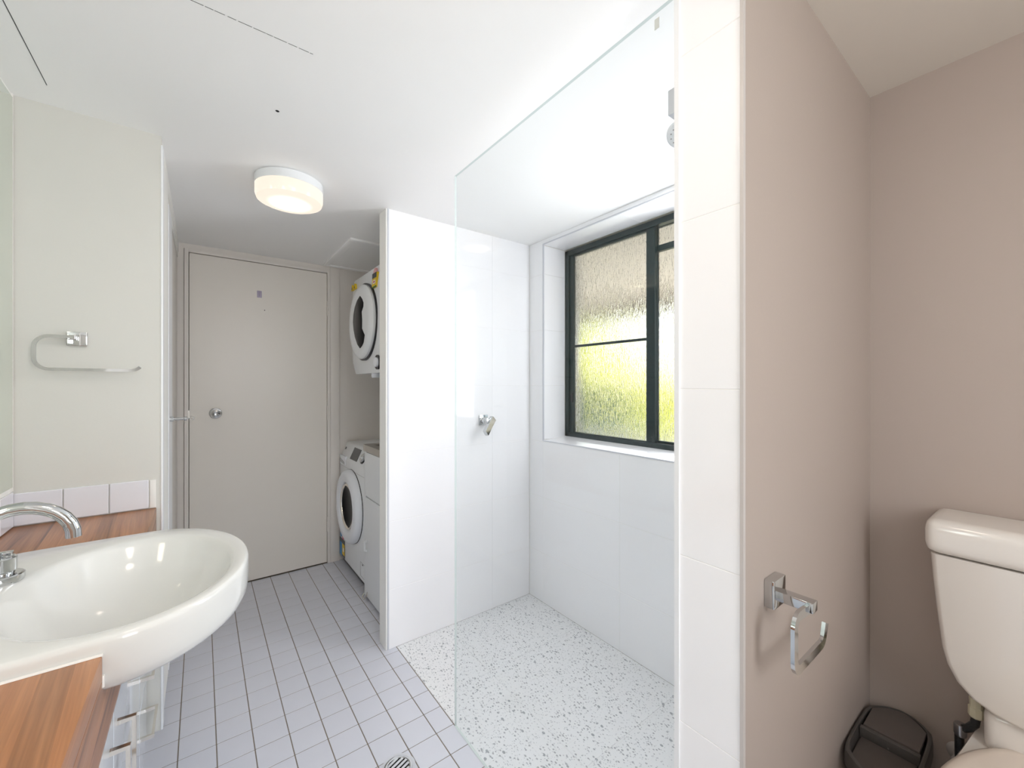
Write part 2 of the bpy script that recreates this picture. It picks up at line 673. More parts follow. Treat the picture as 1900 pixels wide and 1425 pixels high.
# closet front beyond the end wall
wc = bmesh.new()
add_box(wc, XC - 0.03, XC, YE + 0.03, 2.15, 0.10, CEIL)
add_box(wc, XC - 0.03, XC, 2.15, YF, 2.03, CEIL)
wall_closet = struct('wall_closet', wc, 'white_paint', 'white closet front beside the far door', 'wall')
obj('kickboard', box(XC - 0.07, XC - 0.05, YE, YF, 0, 0.10), 'white_paint', wall_closet)
obj('corner_bead', box(XC - 0.002, XC + 0.004, YE - 0.002, YE + 0.05, 0.10, CEIL - 0.03, 0.002), 'closet_white', wall_closet)
obj('header_trim', box(XC - 0.03, XC - 0.004, 2.12, YF, 2.0, 2.03), 'white_paint', wall_closet)
bm = bmesh.new()
add_box(bm, XC - 0.03, XC + 0.002, 2.165, 2.39, 0.10, 1.985, 0.002)
door_2 = struct('door_2', bm, 'closet_white', 'narrow white closet door with chrome latch', 'door')
bm = bmesh.new()
add_lathe(bm, [(0, 0), (0.011, 0), (0.011, 0.012), (0.006, 0.014), (0.006, 0.045), (0.009, 0.047), (0.009, 0.055), (0, 0.056)], (XC + 0.002, 2.22, 1.112), 'X', 14)
add_sweep(bm, [(XC + 0.056, 2.22, 1.112), (XC + 0.066, 2.22, 1.112)], circ(0.0025, 8))
add_lathe(bm, [(0.004, -0.0015), (0.008, -0.0015), (0.008, 0.0015), (0.004, 0.0015), (0.004, -0.0015)], (XC + 0.074, 2.22, 1.112), 'Y', 14)
obj('latch', bm, 'chrome', door_2)
bm = bmesh.new()
add_box(bm, XC - 0.03, XC - 0.006, 2.40, YF - 0.02, 0.10, 1.985, 0.002)
door_3 = struct('door_3', bm, 'grey_paint', 'dull grey closet door leaf beside the far door frame', 'door')

# far wall with the flush door
DX0, DX1, DZ1 = -0.061, 0.706, 2.038
bm = bmesh.new()
add_box(bm, XL, DX0 - 0.022, YF, YF + 0.1, 0, CEIL)
add_box(bm, DX1 + 0.020, XO, YF, YF + 0.1, 0, CEIL)
add_box(bm, DX0 - 0.022, DX1 + 0.020, YF, YF + 0.1, DZ1 + 0.020, CEIL)
wall_far = struct('wall_far', bm, 'grey_paint', 'pale grey far wall around the flush door', 'wall')
door_1 = struct('door_1', box(DX0 + 0.003, DX1 - 0.003, YF - 0.002, YF + 0.036, 0.008, DZ1 - 0.003, 0.0015), 'door_paint',
                'plain flush pale grey door with round chrome knob', 'door')
bm = bmesh.new()
add_box(bm, DX0 - 0.020, DX0, YF - 0.012, YF + 0.08, 0, DZ1 + 0.018, 0.002)
add_box(bm, DX1, DX1 + 0.018, YF - 0.012, YF + 0.08, 0, DZ1 + 0.018, 0.002)
add_box(bm, DX0, DX1, YF - 0.012, YF + 0.08, DZ1, DZ1 + 0.018, 0.002)
add_box(bm, DX0, DX1, YF + 0.040, YF + 0.06, 0.0, DZ1)
obj('door_frame', bm, 'grey_paint', door_1)
obj('architrave', box(DX1 + 0.019, 0.785, YF - 0.010, YF, 0, CEIL, 0.001), 'grey_paint', door_1)
bm = bmesh.new()
kx, kz = 0.068, 1.080
add_lathe(bm, [(0, 0), (0.031, 0), (0.033, -0.004), (0.030, -0.009), (0.018, -0.012), (0.014, -0.020), (0.015, -0.030), (0.023, -0.036), (0.0255, -0.046), (0.022, -0.056), (0.012, -0.060), (0.009, -0.058), (0, -0.058)], (kx, YF - 0.002, kz), 'Y', 28)
obj('door_knob', bm, 'chrome', door_1)
obj('latch_plate', box(DX0 - 0.003, DX0 + 0.004, YF - 0.014, YF - 0.001, kz - 0.022, kz + 0.022), 'steel', door_1)
for hz in (1.789, 1.056, 0.278):
    bm = bmesh.new()
    add_lathe(bm, [(0, -0.05), (0.005, -0.05), (0.005, -0.018), (0.0042, -0.017), (0.005, -0.016), (0.005, 0.016), (0.0042, 0.017), (0.005, 0.018), (0.005, 0.05), (0, 0.05)], (DX1, YF - 0.014, hz), 'Z', 10)
    obj('hinge', bm, 'grey_paint', door_1)
obj('screw_hole', lathe([(0, 0), (0.003, 0), (0.003, -0.001), (0, -0.001)], (0.326, YF - 0.002, 1.736), 'Y', 10), 'dark_hole', door_1)

# shower side wall between the shower and the laundry
wall_shower = struct('wall_shower', box(0.694, XW, YS + 0.0008, 1.992, 0, CEIL), 'white_paint', 'white partition wall between shower and laundry', 'wall')
obj('corner_trim', box(0.700, 0.708, YS - 0.002, YS + 0.004, 0.0, CEIL), 'trim_grey', wall_shower)

# partition between the shower and the toilet
wall_part = struct('wall_partition', box(XG + 0.0008, XW + 0.01, YP0, YP1 - 0.0008, 0, CEIL), ['beige_paint', 'white_paint'], 'beige partition wall between shower and toilet with tiled end', 'wall')
for p in wall_part.data.polygons:
    if p.normal.y > 0.5 or p.normal.x < -0.5:
        p.material_index = 1
obj('edge_trim', box(XG - 0.002, XG + 0.006, YP0 - 0.003, YP0 + 0.003, 0, CEIL), 'dull_trim', wall_part)
obj('glass_channel', box(XG - 0.004, XG + 0.012, YP1 - 0.012, YP1 - 0.002, 0, CEIL), 'closet_white', wall_part)

# toilet wall and rear wall
wall_toilet = struct('wall_toilet', box(XT, XO, YR - 0.1, YP0, 0, CEIL), 'beige_paint', 'beige wall behind the toilet cistern', 'wall')
RX0, RX1, RZ0, RZ1 = 0.18, 0.74, 1.0, 2.0
bm = bmesh.new()
add_box(bm, XL, RX0, YR - 0.1, YR, 0, CEIL)
add_box(bm, RX1, XT, YR - 0.1, YR, 0, CEIL)
add_box(bm, RX0, RX1, YR - 0.1, YR, 0, RZ0)
add_box(bm, RX0, RX1, YR - 0.1, YR, RZ1, CEIL)
wall_rear = struct('wall_rear', bm, 'white_paint', 'white rear wall with an added frosted window', 'wall')
bm = bmesh.new()
for q in ((RX0, RX1, RZ0, RZ0 + 0.04), (RX0, RX1, RZ1 - 0.04, RZ1), (RX0, RX0 + 0.04, RZ0, RZ1), (RX1 - 0.04, RX1, RZ0, RZ1)):
    add_box(bm, q[0], q[1], YR - 0.06, YR - 0.02, q[2], q[3])
fill_window = struct('fill_window', bm, 'frame_green', 'added dark framed window in the unseen rear wall', 'window')  # unseen window, added to go with the fill light behind the camera
obj('pane', box(RX0 + 0.04, RX1 - 0.04, YR - 0.045, YR - 0.035, RZ0 + 0.04, RZ1 - 0.04), 'obscure_glass', fill_window)

# window wall with its opening
WY0, WY1, WZ0, WZ1 = 0.70, 1.782, 0.936, 2.060
bm = bmesh.new()
XWI = XW + 0.0008
add_box(bm, XWI, XO, YP0, WY0, 0, CEIL)
add_box(bm, XWI, XO, WY1, YF + 0.1, 0, CEIL)
add_box(bm, XWI, XO, WY0, WY1, 0, WZ0 - 0.006)
add_box(bm, XWI, XO, WY0, WY1, WZ1 + 0.006, CEIL)
wall_window = struct('wall_window', bm, 'outer_render', 'white tiled outer shower wall with deep window opening', 'wall')


# ------------------------------------------------------------------ tiles
def tile_mesh(name, sx, sy, sz, bev, mat):
    bm = box(-sx / 2, sx / 2, -sy / 2, sy / 2, -sz / 2, sz / 2, bev, 1)
    me = bpy.data.meshes.new(name)
    bm.to_mesh(me)
    bm.free()
    me.materials.append(M[mat])
    return me


CACHE = {}


def tile(parent, x0, x1, y0, y1, z0, z1, mat, bev=0.0008, name='tile'):
    key = (round(x1 - x0, 4), round(y1 - y0, 4), round(z1 - z0, 4), mat)
    if key not in CACHE:
        CACHE[key] = tile_mesh(name, x1 - x0, y1 - y0, z1 - z0, bev, mat)
    o = bpy.data.objects.new(name, CACHE[key])
    o.parent = parent
    o.location = Vector(((x0 + x1) / 2, (y0 + y1) / 2, (z0 + z1) / 2)) - WORLD[parent.name]
    COL.objects.link(o)
    return o


# floor tiles 105.5 mm square: the visible ones are pieces, the rest one joined part
PT = 0.1055
GX, GY = 0.0032, 0.0025
X_LINE, Y_LINE = 0.6745, 1.873
DRAIN = (0.513, 1.298)
rest = bmesh.new()
xs = [X_LINE + k * PT for k in range(-11, 1)] + [0.745]
nrow0 = -28
for j in range(nrow0, 13):
    y0 = Y_LINE + (j - 1) * PT
    y1 = y0 + PT
    yy0, yy1 = max(y0, YR), min(y1, YF)
    if yy1 - yy0 < 0.01:
        continue
    for i in range(len(xs) - 1):
        x0, x1 = max(xs[i], XL), xs[i + 1]
        if x1 - x0 < 0.01:
            continue
        b = (x0 + GX / 2, x1 - GX / 2, yy0 + GY / 2, yy1 - GY / 2, -0.004, 0.0)
        if yy1 > 1.0 and x1 > -0.2:
            tile(floor, *b, 'floor_tile')
        else:
            add_box(rest, *b)
    # laundry recess and toilet alcove
    if yy0 > 1.99 - 0.02:
        x0 = 0.745
        while x0 < XW - 0.01:
            x1 = min(x0 + PT, XW)
            b = (x0 + GX / 2, x1 - GX / 2, max(yy0, 1.992) + GY / 2, yy1 - GY / 2, -0.004, 0.0)
            if x1 < 0.90:
                tile(floor, *b, 'floor_tile')
            else:
                add_box(rest, *b)
            x0 = x1
    elif yy0 < YP0 - 0.02:
        x0 = 0.745
        while x0 < XT - 0.01:
            x1 = min(x0 + PT, XT)
            add_box(rest, x0 + GX / 2, x1 - GX / 2, yy0 + GY / 2, min(yy1, YP0) - GY / 2, -0.004, 0.0)
            x0 = x1
obj('tile_field', rest, 'floor_tile', floor, kind='stuff', smooth=False)

# terrazzo shower floor
bm = box(0.7465, XW, YP1, YS, -0.0015, -0.0005)
shower_floor = struct('floor_shower', bm, 'wall_grout', 'speckled pale terrazzo shower floor', 'floor')
TX = (0.747, 1.0045, XW)
TY = (YP1, 0.93, 1.493, YS)
for a, b in zip(TX, TX[1:]):
    for c, d in zip(TY, TY[1:]):
        tile(shower_floor, a + 0.0006, b - 0.0006, c + 0.0006, d - 0.0006, -0.003, 0.0005, 'terrazzo', 0.0005)

# glossy wall tiles: courses 322 mm high
ZC = [0.0, 0.282, 0.604, 0.926, 1.248, 1.570, 1.892, CEIL]
GW = 0.0009
for a, b in zip(ZC, ZC[1:]):
    z0, z1 = a + GW / 2, b - GW / 2
    # partition end
    tile(wall_part, XG, XG + 0.006, YP0 + 0.003, YP1 - 0.010, z0, z1, 'gloss_tile')
    # partition, shower side
    for x0, x1 in ((XG + 0.012, 1.32), (1.32, XW - 0.001)):
        tile(wall_part, x0 + GW / 2, x1 - GW / 2, YP1 - 0.006, YP1, z0, z1, 'gloss_tile')
    # shower side wall
    for x0, x1 in ((0.708, 1.30), (1.30, XW)):
        tile(wall_shower, x0 + GW / 2, x1 - GW / 2, YS, YS + 0.006, z0, z1, 'gloss_tile')
    # window wall
    for y0, y1 in ((YP1 + 0.001, WY0), (WY1, YS - 0.001)):
        tile(wall_window, XW, XW + 0.006, y0 + GW / 2, y1 - GW / 2, z0, z1, 'gloss_tile')
    for y0, y1 in ((WY0, 1.24), (1.24, WY1)):
        if z0 < WZ0:
            tile(wall_window, XW, XW + 0.006, y0 + GW / 2, y1 - GW / 2, z0, min(z1, WZ0 - 0.006), 'gloss_tile')
    # reveal cheeks
    zz0, zz1 = max(z0, WZ0 + 0.004), min(z1, WZ1 - 0.004)
    if zz1 - zz0 > 0.01:
        tile(wall_window, XW + 0.004, 1.74, WY1 - 0.002, WY1 + 0.004, zz0, zz1, 'gloss_tile')
        tile(wall_window, XW + 0.004, 1.74, WY0 - 0.004, WY0 + 0.002, zz0, zz1, 'gloss_tile')
tile(wall_window, XW, XW + 0.006, WY0, WY1, WZ1 + 0.007, CEIL - 0.001, 'gloss_tile')
for y0, y1 in ((WY0, 1.24), (1.24, WY1)):
    tile(wall_window, XW + 0.004, 1.74, y0 + GW, y1 - GW, WZ1 - 0.001, WZ1 + 0.005, 'gloss_tile')
    bm = prism([(XW + 0.004, WZ0 - 0.006), (1.745, WZ0 - 0.006), (1.745, WZ0 + 0.012), (XW + 0.004, WZ0)], y0 + GW, y1 - GW, 'Y')
    obj('tile', bm, 'gloss_tile', wall_window, smooth=False)
bm = bmesh.new()
e = 0.005
add_box(bm, XW - 0.002, XW + 0.006, WY0 - e, WY1 + e, WZ0 - 0.006, WZ0 - 0.001)
add_box(bm, XW - 0.002, XW + 0.006, WY0 - e, WY1 + e, WZ1, WZ1 + 0.006)
add_box(bm, XW - 0.002, XW + 0.006, WY1 - 0.002, WY1 + e, WZ0, WZ1)
add_box(bm, XW - 0.002, XW + 0.006, WY0 - e, WY0 + 0.002, WZ0, WZ1)
obj('reveal_trim', bm, 'trim_grey', wall_window, smooth=False)

# bench splashback tiles
for x0, x1 in ((-0.432, -0.333), (-0.333, -0.233), (-0.233, -0.138)):
    tile(wall_bench, x0 + 0.0012, x1 - 0.0012, YE - 0.006, YE, 0.849, 0.942, 'splash_tile', 0.0015)
obj('tile_edge', box(-0.136, -0.121, YE - 0.004, YE, 0.848, 0.940, 0.001), 'silicone', wall_bench)
y1 = YE - 0.008
while y1 > 0.35:
    y0 = y1 - 0.1
    tile(wall_left, XL, XL + 0.006, y0 + 0.0012, y1 - 0.0012, 0.849, 0.948, 'splash_tile', 0.0015)
    y1 = y0

# ceiling access panels and the small hole
bm = bmesh.new()
px0, px1, py0, py1 = -0.343, 0.224, 1.128, 1.695
add_box(bm, px0 - 0.0009, px0 + 0.0009, py0, py1 - 0.005, CEIL - 0.0006, CEIL + 0.002)
yy = px0 + 0.05
while yy < px1:
    w = random.uniform(0.012, 0.035)
    add_box(bm, yy, min(yy + w, px1), py0 - 0.0005, py0 + 0.0005, CEIL - 0.0006, CEIL + 0.002)
    yy += w + random.uniform(0.001, 0.006)
obj('panel_gap', bm, 'sticker_dark', ceiling, smooth=False)
obj('access_panel', box(px0 + 0.0012, px1, py0 + 0.001, py1, CEIL - 0.0004, CEIL + 0.001), 'ceiling_paint', ceiling, smooth=False)
obj('small_hole', lathe([(0, 0), (0.006, 0), (0.0045, -0.001), (0, -0.001)], (0.184, 1.428, CEIL), 'Z', 12), 'dark_hole', ceiling)
bm = bmesh.new()
ax0, ax1, ay0, ay1 = 0.672, 1.22, 2.405, 3.055
fw = 0.035
for q in ((ax0, ax1, ay0, ay0 + fw), (ax0, ax1, ay1 - fw, ay1), (ax0, ax0 + fw, ay0 + fw, ay1 - fw), (ax1 - fw, ax1, ay0 + fw, ay1 - fw)):
    add_box(bm, q[0], q[1], q[2], q[3], CEIL - 0.012, CEIL, 0.003)
pf = obj('panel_frame', bm, 'ceiling_paint', ceiling)
obj('hatch_board', box(ax0 + fw, ax1 - fw, ay0 + fw, ay1 - fw, CEIL - 0.006, CEIL), 'ceiling_paint', pf)

# ------------------------------------------------------------------ shower window
FX0, FX1 = 1.742, 1.800
FY0, FY1, FZ0, FZ1 = WY0 + 0.002, WY1 - 0.002, 0.948, 2.052
bm = bmesh.new()
fw = 0.030
for q in ((FY0, FY1, FZ0, FZ0 + 0.024), (FY0, FY1, FZ1 - 0.03, FZ1), (FY0, FY0 + fw, FZ0, FZ1), (FY1 - fw, FY1, FZ0, FZ1)):
    add_box(bm, FX0, FX1, q[0], q[1], q[2], q[3], 0.002, 1)
window_1 = struct('window_1', bm, 'frame_green', 'dark green aluminium framed shower window with rippled glass', 'window')


def sash(y0, y1, z0, z1, xa, xb, st_l, st_r, rail_t, rail_b):
    bm = bmesh.new()
    add_box(bm, xa, xb, y1 - st_l, y1, z0, z1, 0.002, 1)
    add_box(bm, xa, xb, y0, y0 + st_r, z0, z1, 0.002, 1)
    add_box(bm, xa, xb, y0 + st_r, y1 - st_l, z1 - rail_t, z1, 0.002, 1)
    add_box(bm, xa, xb, y0 + st_r, y1 - st_l, z0, z0 + rail_b, 0.002, 1)
    return bm


ZS0, ZS1 = FZ0 + 0.022, FZ1 - 0.022
left_sash = obj('sash', sash(1.172, FY1 - 0.022, ZS0 - 0.004, ZS1, 1.752, 1.770, 0.042, 0.050, 0.018, 0.010), 'frame_green', window_1)
obj('glazing_bar', box(1.751, 1.766, 1.222, 1.718, 1.474, 1.487, 0.001, 1), 'frame_green', left_sash)
obj('pane', box(1.758, 1.763, 1.222, 1.718, 1.487, ZS1 - 0.018), 'obscure_glass', left_sash, smooth=False)
obj('pane', box(1.758, 1.763, 1.222, 1.718, ZS0 + 0.006, 1.474), 'obscure_glass', left_sash, smooth=False)
obj('sash_latch', box(1.746, 1.752, 1.722, 1.738, 1.150, 1.205, 0.001, 1), 'dark_plastic', left_sash)
right_sash = obj('sash', sash(FY0 + 0.028, 1.190, ZS0, ZS1, 1.776, 1.794, 0.016, 0.042, 0.010, 0.012), 'frame_green', window_1)
obj('glazing_bar', box(1.770, 1.792, FY0 + 0.068, 1.176, 1.902, 1.932, 0.001, 1), 'frame_green', right_sash)
obj('pane', box(1.781, 1.786, FY0 + 0.068, 1.176, 1.932, ZS1 - 0.010), 'obscure_glass', right_sash, smooth=False)
obj('pane', box(1.781, 1.786, FY0 + 0.068, 1.176, ZS0 + 0.012, 1.902), 'obscure_glass', right_sash, smooth=False)

# ------------------------------------------------------------------ shower fittings
bm = bmesh.new()
fs = add_box(bm, XG, XG + 0.008, YP1 - 0.004, 1.333, 0.001, 2.022)
o = obj('shower_screen', bm, ['shower_glass', 'glass_edge'], smooth=False)
for p in o.data.polygons:
    if abs(p.normal.x) < 0.5:
        p.material_index = 1
tag(o, 'frameless clear glass shower screen with pale green edges', 'shower screen')
obj('etched_mark', box(XG - 0.0006, XG - 0.0001, 0.486, 0.497, 1.982, 2.004), 'etched_mark', o)

mx, mz = 1.238, 1.058
t = thing('shower_mixer', 'small square chrome shower mixer on the tiled side wall', 'mixer', (mx, YS, mz))
obj('backplate', box(mx - 0.028, mx + 0.028, YS - 0.008, YS, mz - 0.026, mz + 0.030, 0.002), 'chrome', t)
obj('spindle', lathe([(0, 0), (0.019, 0), (0.019, -0.030), (0.016, -0.034), (0, -0.034)], (mx, YS - 0.008, mz), 'Y', 20), 'chrome', t)
bm = bmesh.new()
add_sweep(bm, [(mx + 0.034, YS - 0.050, mz + 0.014), (mx + 0.005, YS - 0.060, mz - 0.020), (mx - 0.036, YS - 0.082, mz - 0.062)], rect(0.034, 0.020), V(0, 1, 0.3))
add_box(bm, mx - 0.016, mx + 0.016, YS - 0.058, YS - 0.04, mz - 0.016, mz + 0.016, 0.003)
obj('lever', bm, 'chrome', t)

t = thing('hand_shower', 'chrome hand shower head on a wall bracket, mostly behind the partition', 'shower', (0.81, YP1, 1.80))
obj('bracket', prism([(0.781, 1.820), (0.86, 1.820), (0.86, 1.880), (0.796, 1.880), (0.781, 1.872)], YP1, 0.492, 'Y', 0.002), 'trim_grey', t)
for sz in (1.868, 1.834):
    obj('screw', lathe([(0, 0), (0.0045, 0), (0.004, -0.002), (0, -0.002)], (0.790, 0.494, sz), 'Y', 12), 'steel', t)
bm = bmesh.new()
add_sweep(bm, [(0.812, 0.476, 1.824), (0.822, 0.484, 1.815), (0.838, 0.494, 1.812)], circ(0.009, 12))
obj('swivel', bm, 'chrome', t)
bm = bmesh.new()
d = Vector((-0.70, -0.10, -0.70)).normalized()
add_lathe(bm, [(0, -0.026), (0.011, -0.026), (0.017, -0.014), (0.027, -0.004), (0.029, 0.003), (0.027, 0.007), (0.024, 0.0085), (0, 0.0085)], (0, 0, 0), 'Z', 28)
rot = V(0, 0, 1).rotation_difference(d).to_matrix()
bmesh.ops.rotate(bm, cent=(0, 0, 0), matrix=rot, verts=bm.verts[:])
hc = Vector((0.841, 0.500, 1.808))
bmesh.ops.translate(bm, verts=bm.verts[:], vec=hc)
head = obj('spray_head', bm, 'appliance_ring', t)
bm = bmesh.new()
for rr, nn in ((0.0, 1), (0.009, 6), (0.017, 11)):
    for i in range(nn):
        a = 2 * PI * i / nn
        add_lathe(bm, [(0, 0.0100), (0.0013, 0.0100), (0.0013, 0.008), (0, 0.008)], (rr * math.cos(a), rr * math.sin(a), 0), 'Z', 6)
bmesh.ops.rotate(bm, cent=(0, 0, 0), matrix=rot, verts=bm.verts[:])
bmesh.ops.translate(bm, verts=bm.verts[:], vec=hc)
obj('nozzles', bm, 'mark_grey', head, kind='stuff')

# floor drain
dx, dy = DRAIN
t = thing('floor_drain', 'round chrome floor drain grate set in the grey tiles', 'drain', (dx, dy, 0))
obj('rim', lathe([(0.036, 0.0005), (0.046, 0.0005), (0.046, 0.003), (0.044, 0.004), (0.038, 0.004), (0.036, 0.003), (0.036, 0.0005)], (dx, dy, 0), 'Z', 36), 'chrome', t)
obj('sump', lathe([(0, 0.0008), (0.036, 0.0008), (0.036, 0.0014), (0, 0.0014)], (dx, dy, 0), 'Z', 32), 'dark_hole', t)
for k in range(-2, 3):
    c = k * 0.0140
    hw = math.sqrt(max(0.036 ** 2 - c * c, 1e-6))
    bm = bmesh.new()
    w = 0.0042
    ca, sa = math.cos(0.35), math.sin(0.35)
    def rt(a, b):
        return (dx + a * ca - b * sa, dy + a * sa + b * ca)
    add_prism(bm, [rt(-hw, c - w), rt(hw, c - w), rt(hw, c + w), rt(-hw, c + w)], 0.0015, 0.0038)
    obj('slat', bm, 'chrome', t, smooth=False)
obj('tile_collar', lathe([(0.0465, 0.0003), (0.056, 0.0003), (0.056, 0.0010), (0.0465, 0.0010), (0.0465, 0.0003)], (dx, dy, 0), 'Z', 36), 'trim_grey', t)


# ------------------------------------------------------------------ ceiling lamps
def ceiling_lamp(x, y, label, glass):
    r, h = 0.125, 0.090
    t = thing('ceiling_lamp', label, 'lamp', (x, y, CEIL), 'round ceiling lamps')
    obj('base', lathe([(0, 0), (r - 0.004, 0), (r - 0.004, -0.003), (r, -0.003), (r, -0.034), (r - 0.012, -0.036), (0, -0.036)], (x, y, CEIL), 'Z', 48), 'appliance_white', t)
    obj('diffuser', lathe([(0.09, -0.036), (r - 0.001, -0.0345), (r - 0.001, -0.068), (r - 0.006, -0.082), (r - 0.022, -0.089), (0.06, -0.0915), (0, -0.092)], (x, y, CEIL), 'Z', 48), glass, t,
        origin=(x, y, CEIL - 0.092))
    return t


ceiling_lamp(0.29, 1.90, 'round white ceiling lamp glowing warm in front of the far door', 'lamp_glass')
ceiling_lamp(0.12, 0.42, 'round white ceiling lamp overhead between basin and toilet', 'lamp_glass_bright')

# ------------------------------------------------------------------ mirror and towel rail
o = obj('mirror', box(XL, XL + 0.005, 0.30, YE - 0.012, 0.962, CEIL - 0.012, 0.0008, 1), 'mirror_glass', smooth=False)
tag(o, 'large frameless wall mirror above the timber bench', 'mirror')
obj('mirror_bead', box(XL, XL + 0.004, YE - 0.011, YE - 0.003, 0.95, CEIL), 'silicone', wall_left)

t = thing('towel_rail', 'chrome open loop towel rail with square wall plate', 'towel rail', (-0.30, YE, 1.395))
obj('wall_plate', box(-0.325, -0.281, YE - 0.012, YE, 1.374, 1.416, 0.002), 'chrome', t)
obj('stem', box(-0.318, -0.300, YE - 0.045, YE - 0.011, 1.390, 1.404, 0.0015), 'chrome', t)
ry = YE - 0.042
path = [(-0.303, 1.398)] + arc(-0.352, 1.366, 0.032, PI / 2, PI, 8) + arc(-0.352, 1.333, 0.032, PI, 1.5 * PI, 8) + [(-0.26, 1.3005)] + arc(-0.180, 1.331, 0.0305, 1.5 * PI, 1.78 * PI, 6)
bm = bmesh.new()
add_sweep(bm, [(p[0], ry, p[1]) for p in path], rect(0.009, 0.007), V(0, 1, 0))
obj('rail', bm, 'chrome', t)

# ------------------------------------------------------------------ vanity
VX = -0.144
t = thing('vanity_cabinet', 'white gloss vanity cabinet with square chrome handles under the timber bench', 'cabinet', (-0.29, 1.05, 0))
bm = bmesh.new()
add_box(bm, XL + 0.001, VX - 0.018, 0.36, 0.376, 0.10, 0.69)
add_box(bm, XL + 0.001, VX - 0.018, YE - 0.018, YE - 0.002, 0.10, 0.69)
add_box(bm, XL + 0.001, VX - 0.018, 0.376, YE - 0.018, 0.10, 0.116)
add_box(bm, XL + 0.001, XL + 0.012, 0.376, YE - 0.018, 0.116, 0.69)
obj('carcass', bm, 'vanity_inside', t, smooth=False)
obj('kickboard', box(VX - 0.062, VX - 0.046, 0.36, YE, 0.0, 0.10), 'vanity_gloss', t, smooth=False)


def square_handle(parent, y0, y1, z0, z1, x, vertical):
    bm = bmesh.new()
    if vertical:
        y = (y0 + y1) / 2
        add_sweep(bm, [(x, y, z1), (x + 0.027, y, z1), (x + 0.027, y, z0), (x, y, z0)], rect(0.010, 0.010), V(0, 1, 0))
    else:
        z = (z0 + z1) / 2
        add_sweep(bm, [(x, y1, z), (x + 0.027, y1, z), (x + 0.027, y0, z), (x, y0, z)], rect(0.010, 0.010), V(0, 0, 1))
    return obj('handle', bm, 'nickel', parent, smooth=False)


for y0, y1, hy in ((0.78, 1.165, 1.12), (1.168, 1.600, 1.213)):
    d = obj('door', box(VX - 0.017, VX, y0, y1, 0.102, 0.690, 0.0015, 1), 'vanity_gloss', t)
    square_handle(d, hy, hy, 0.40, 0.533, VX, True)
d = obj('door', box(VX - 0.017, VX, 0.36, 0.777, 0.102, 0.690, 0.0015, 1), 'vanity_gloss', t)
square_handle(d, 0.73, 0.73, 0.40, 0.533, VX, True)
for z0, z1 in ((0.102, 0.292), (0.295, 0.486), (0.489, 0.690)):
    d = obj('drawer', box(VX - 0.017, VX, 1.603, YE - 0.006, z0, z1, 0.0015, 1), 'vanity_gloss', t)
    zz = {0.102: 0.200, 0.295: 0.377, 0.489: 0.560}[z0]
    square_handle(d, 1.640, 1.780, zz, zz, VX, False)

# timber bench: slab notched round the basin, deep front edge cut to its curve
BY0, BY1, BXF = 0.872, 1.438, -0.120
CT = 0.847
t = thing('timber_bench', 'oiled timber bench top around the white basin', 'bench top', (-0.28, 1.05, 0.695))
slab = prism([(XL + 0.0015, 0.30), (BXF, 0.30), (BXF, BY0 - 0.002), (-0.398, BY0 - 0.002), (-0.398, BY1 + 0.002), (BXF, BY1 + 0.002), (BXF, YE - 0.002), (XL + 0.0015, YE - 0.002)], CT - 0.04, CT, 'Z', 0.0015)
obj('slab', slab, 'timber', t)


def apron(pts):
    return prism(pts, BXF - 0.020, BXF, 'X', 0.001)


yc = (BY0 + BY1) / 2
edge = [(0.30, 0.695), (YE - 0.002, 0.695), (YE - 0.002, CT - 0.0405), (BY1 + 0.002, CT - 0.0405), (BY1 - 0.002, 0.794), (BY1 - 0.03, 0.776),
        (BY1 - 0.10, 0.744), (yc + 0.08, 0.712), (yc - 0.08, 0.712), (BY0 + 0.10, 0.744), (BY0 + 0.03, 0.776), (BY0 + 0.002, 0.794), (BY0 - 0.002, CT - 0.0405), (0.30, CT - 0.0405)]
obj('front_edge', apron(edge), 'timber', t)

# ------------------------------------------------------------------ wash basin
BCX, BCY = -0.12, yc
RZ = 0.871


def outer_r(th):
    """radius of the D-shaped plan outline about (BCX, BCY)"""
    dx, dy = math.cos(th), math.sin(th)
    hb = (BY1 - BY0) / 2
    if dx >= 0:
        a, b = 0.208, hb
        n = 2.0
        return 1.0 / ((abs(dx) / a) ** n + (abs(dy) / b) ** n) ** (1 / n)
    a, b = 0.278, hb
    n = 9.0
    return 1.0 / ((abs(dx) / a) ** n + (abs(dy) / b) ** n) ** (1 / n)


ICX, ICY, IA, IB = -0.118, 1.140, 0.176, 0.232


def inner_pt(th, s):
    # ellipse of the bowl in the same parameter
    return (ICX + IA * s * math.cos(th), ICY + IB * s * math.sin(th))


N = 96
TH = [2 * PI * i / N for i in range(N)]
# parameter angle chosen so that outline points are evenly spread
rings = []
for s, z in ((0.25, 0.712), (0.50, 0.726), (0.70, 0.750), (0.85, 0.771), (0.93, 0.782), (0.972, 0.791), (0.992, 0.803), (1.0, 0.822), (1.0, 0.852), (0.998, 0.862), (0.988, RZ - 0.002), (0.972, RZ)):
    ring = []
    for th in TH:
        r = outer_r(th)
        k = s
        if s < 0.997 and math.cos(th) < 0:
            pass
        ring.append((BCX + r * k * math.cos(th), BCY + r * k * math.sin(th), z))
    rings.append(ring)
# inner bowl
for s, z in ((1.06, RZ - 0.0003), (1.03, RZ - 0.0014), (1.0, RZ - 0.004), (0.965, RZ - 0.014), (0.90, RZ - 0.044), (0.80, RZ - 0.074), (0.66, RZ - 0.100), (0.48, RZ - 0.120), (0.28, RZ - 0.130), (0.10, RZ - 0.134)):
    ring = []
    for th in TH:
        x, y = inner_pt(th, s)
        ring.append((x, y, z))
    rings.append(ring)
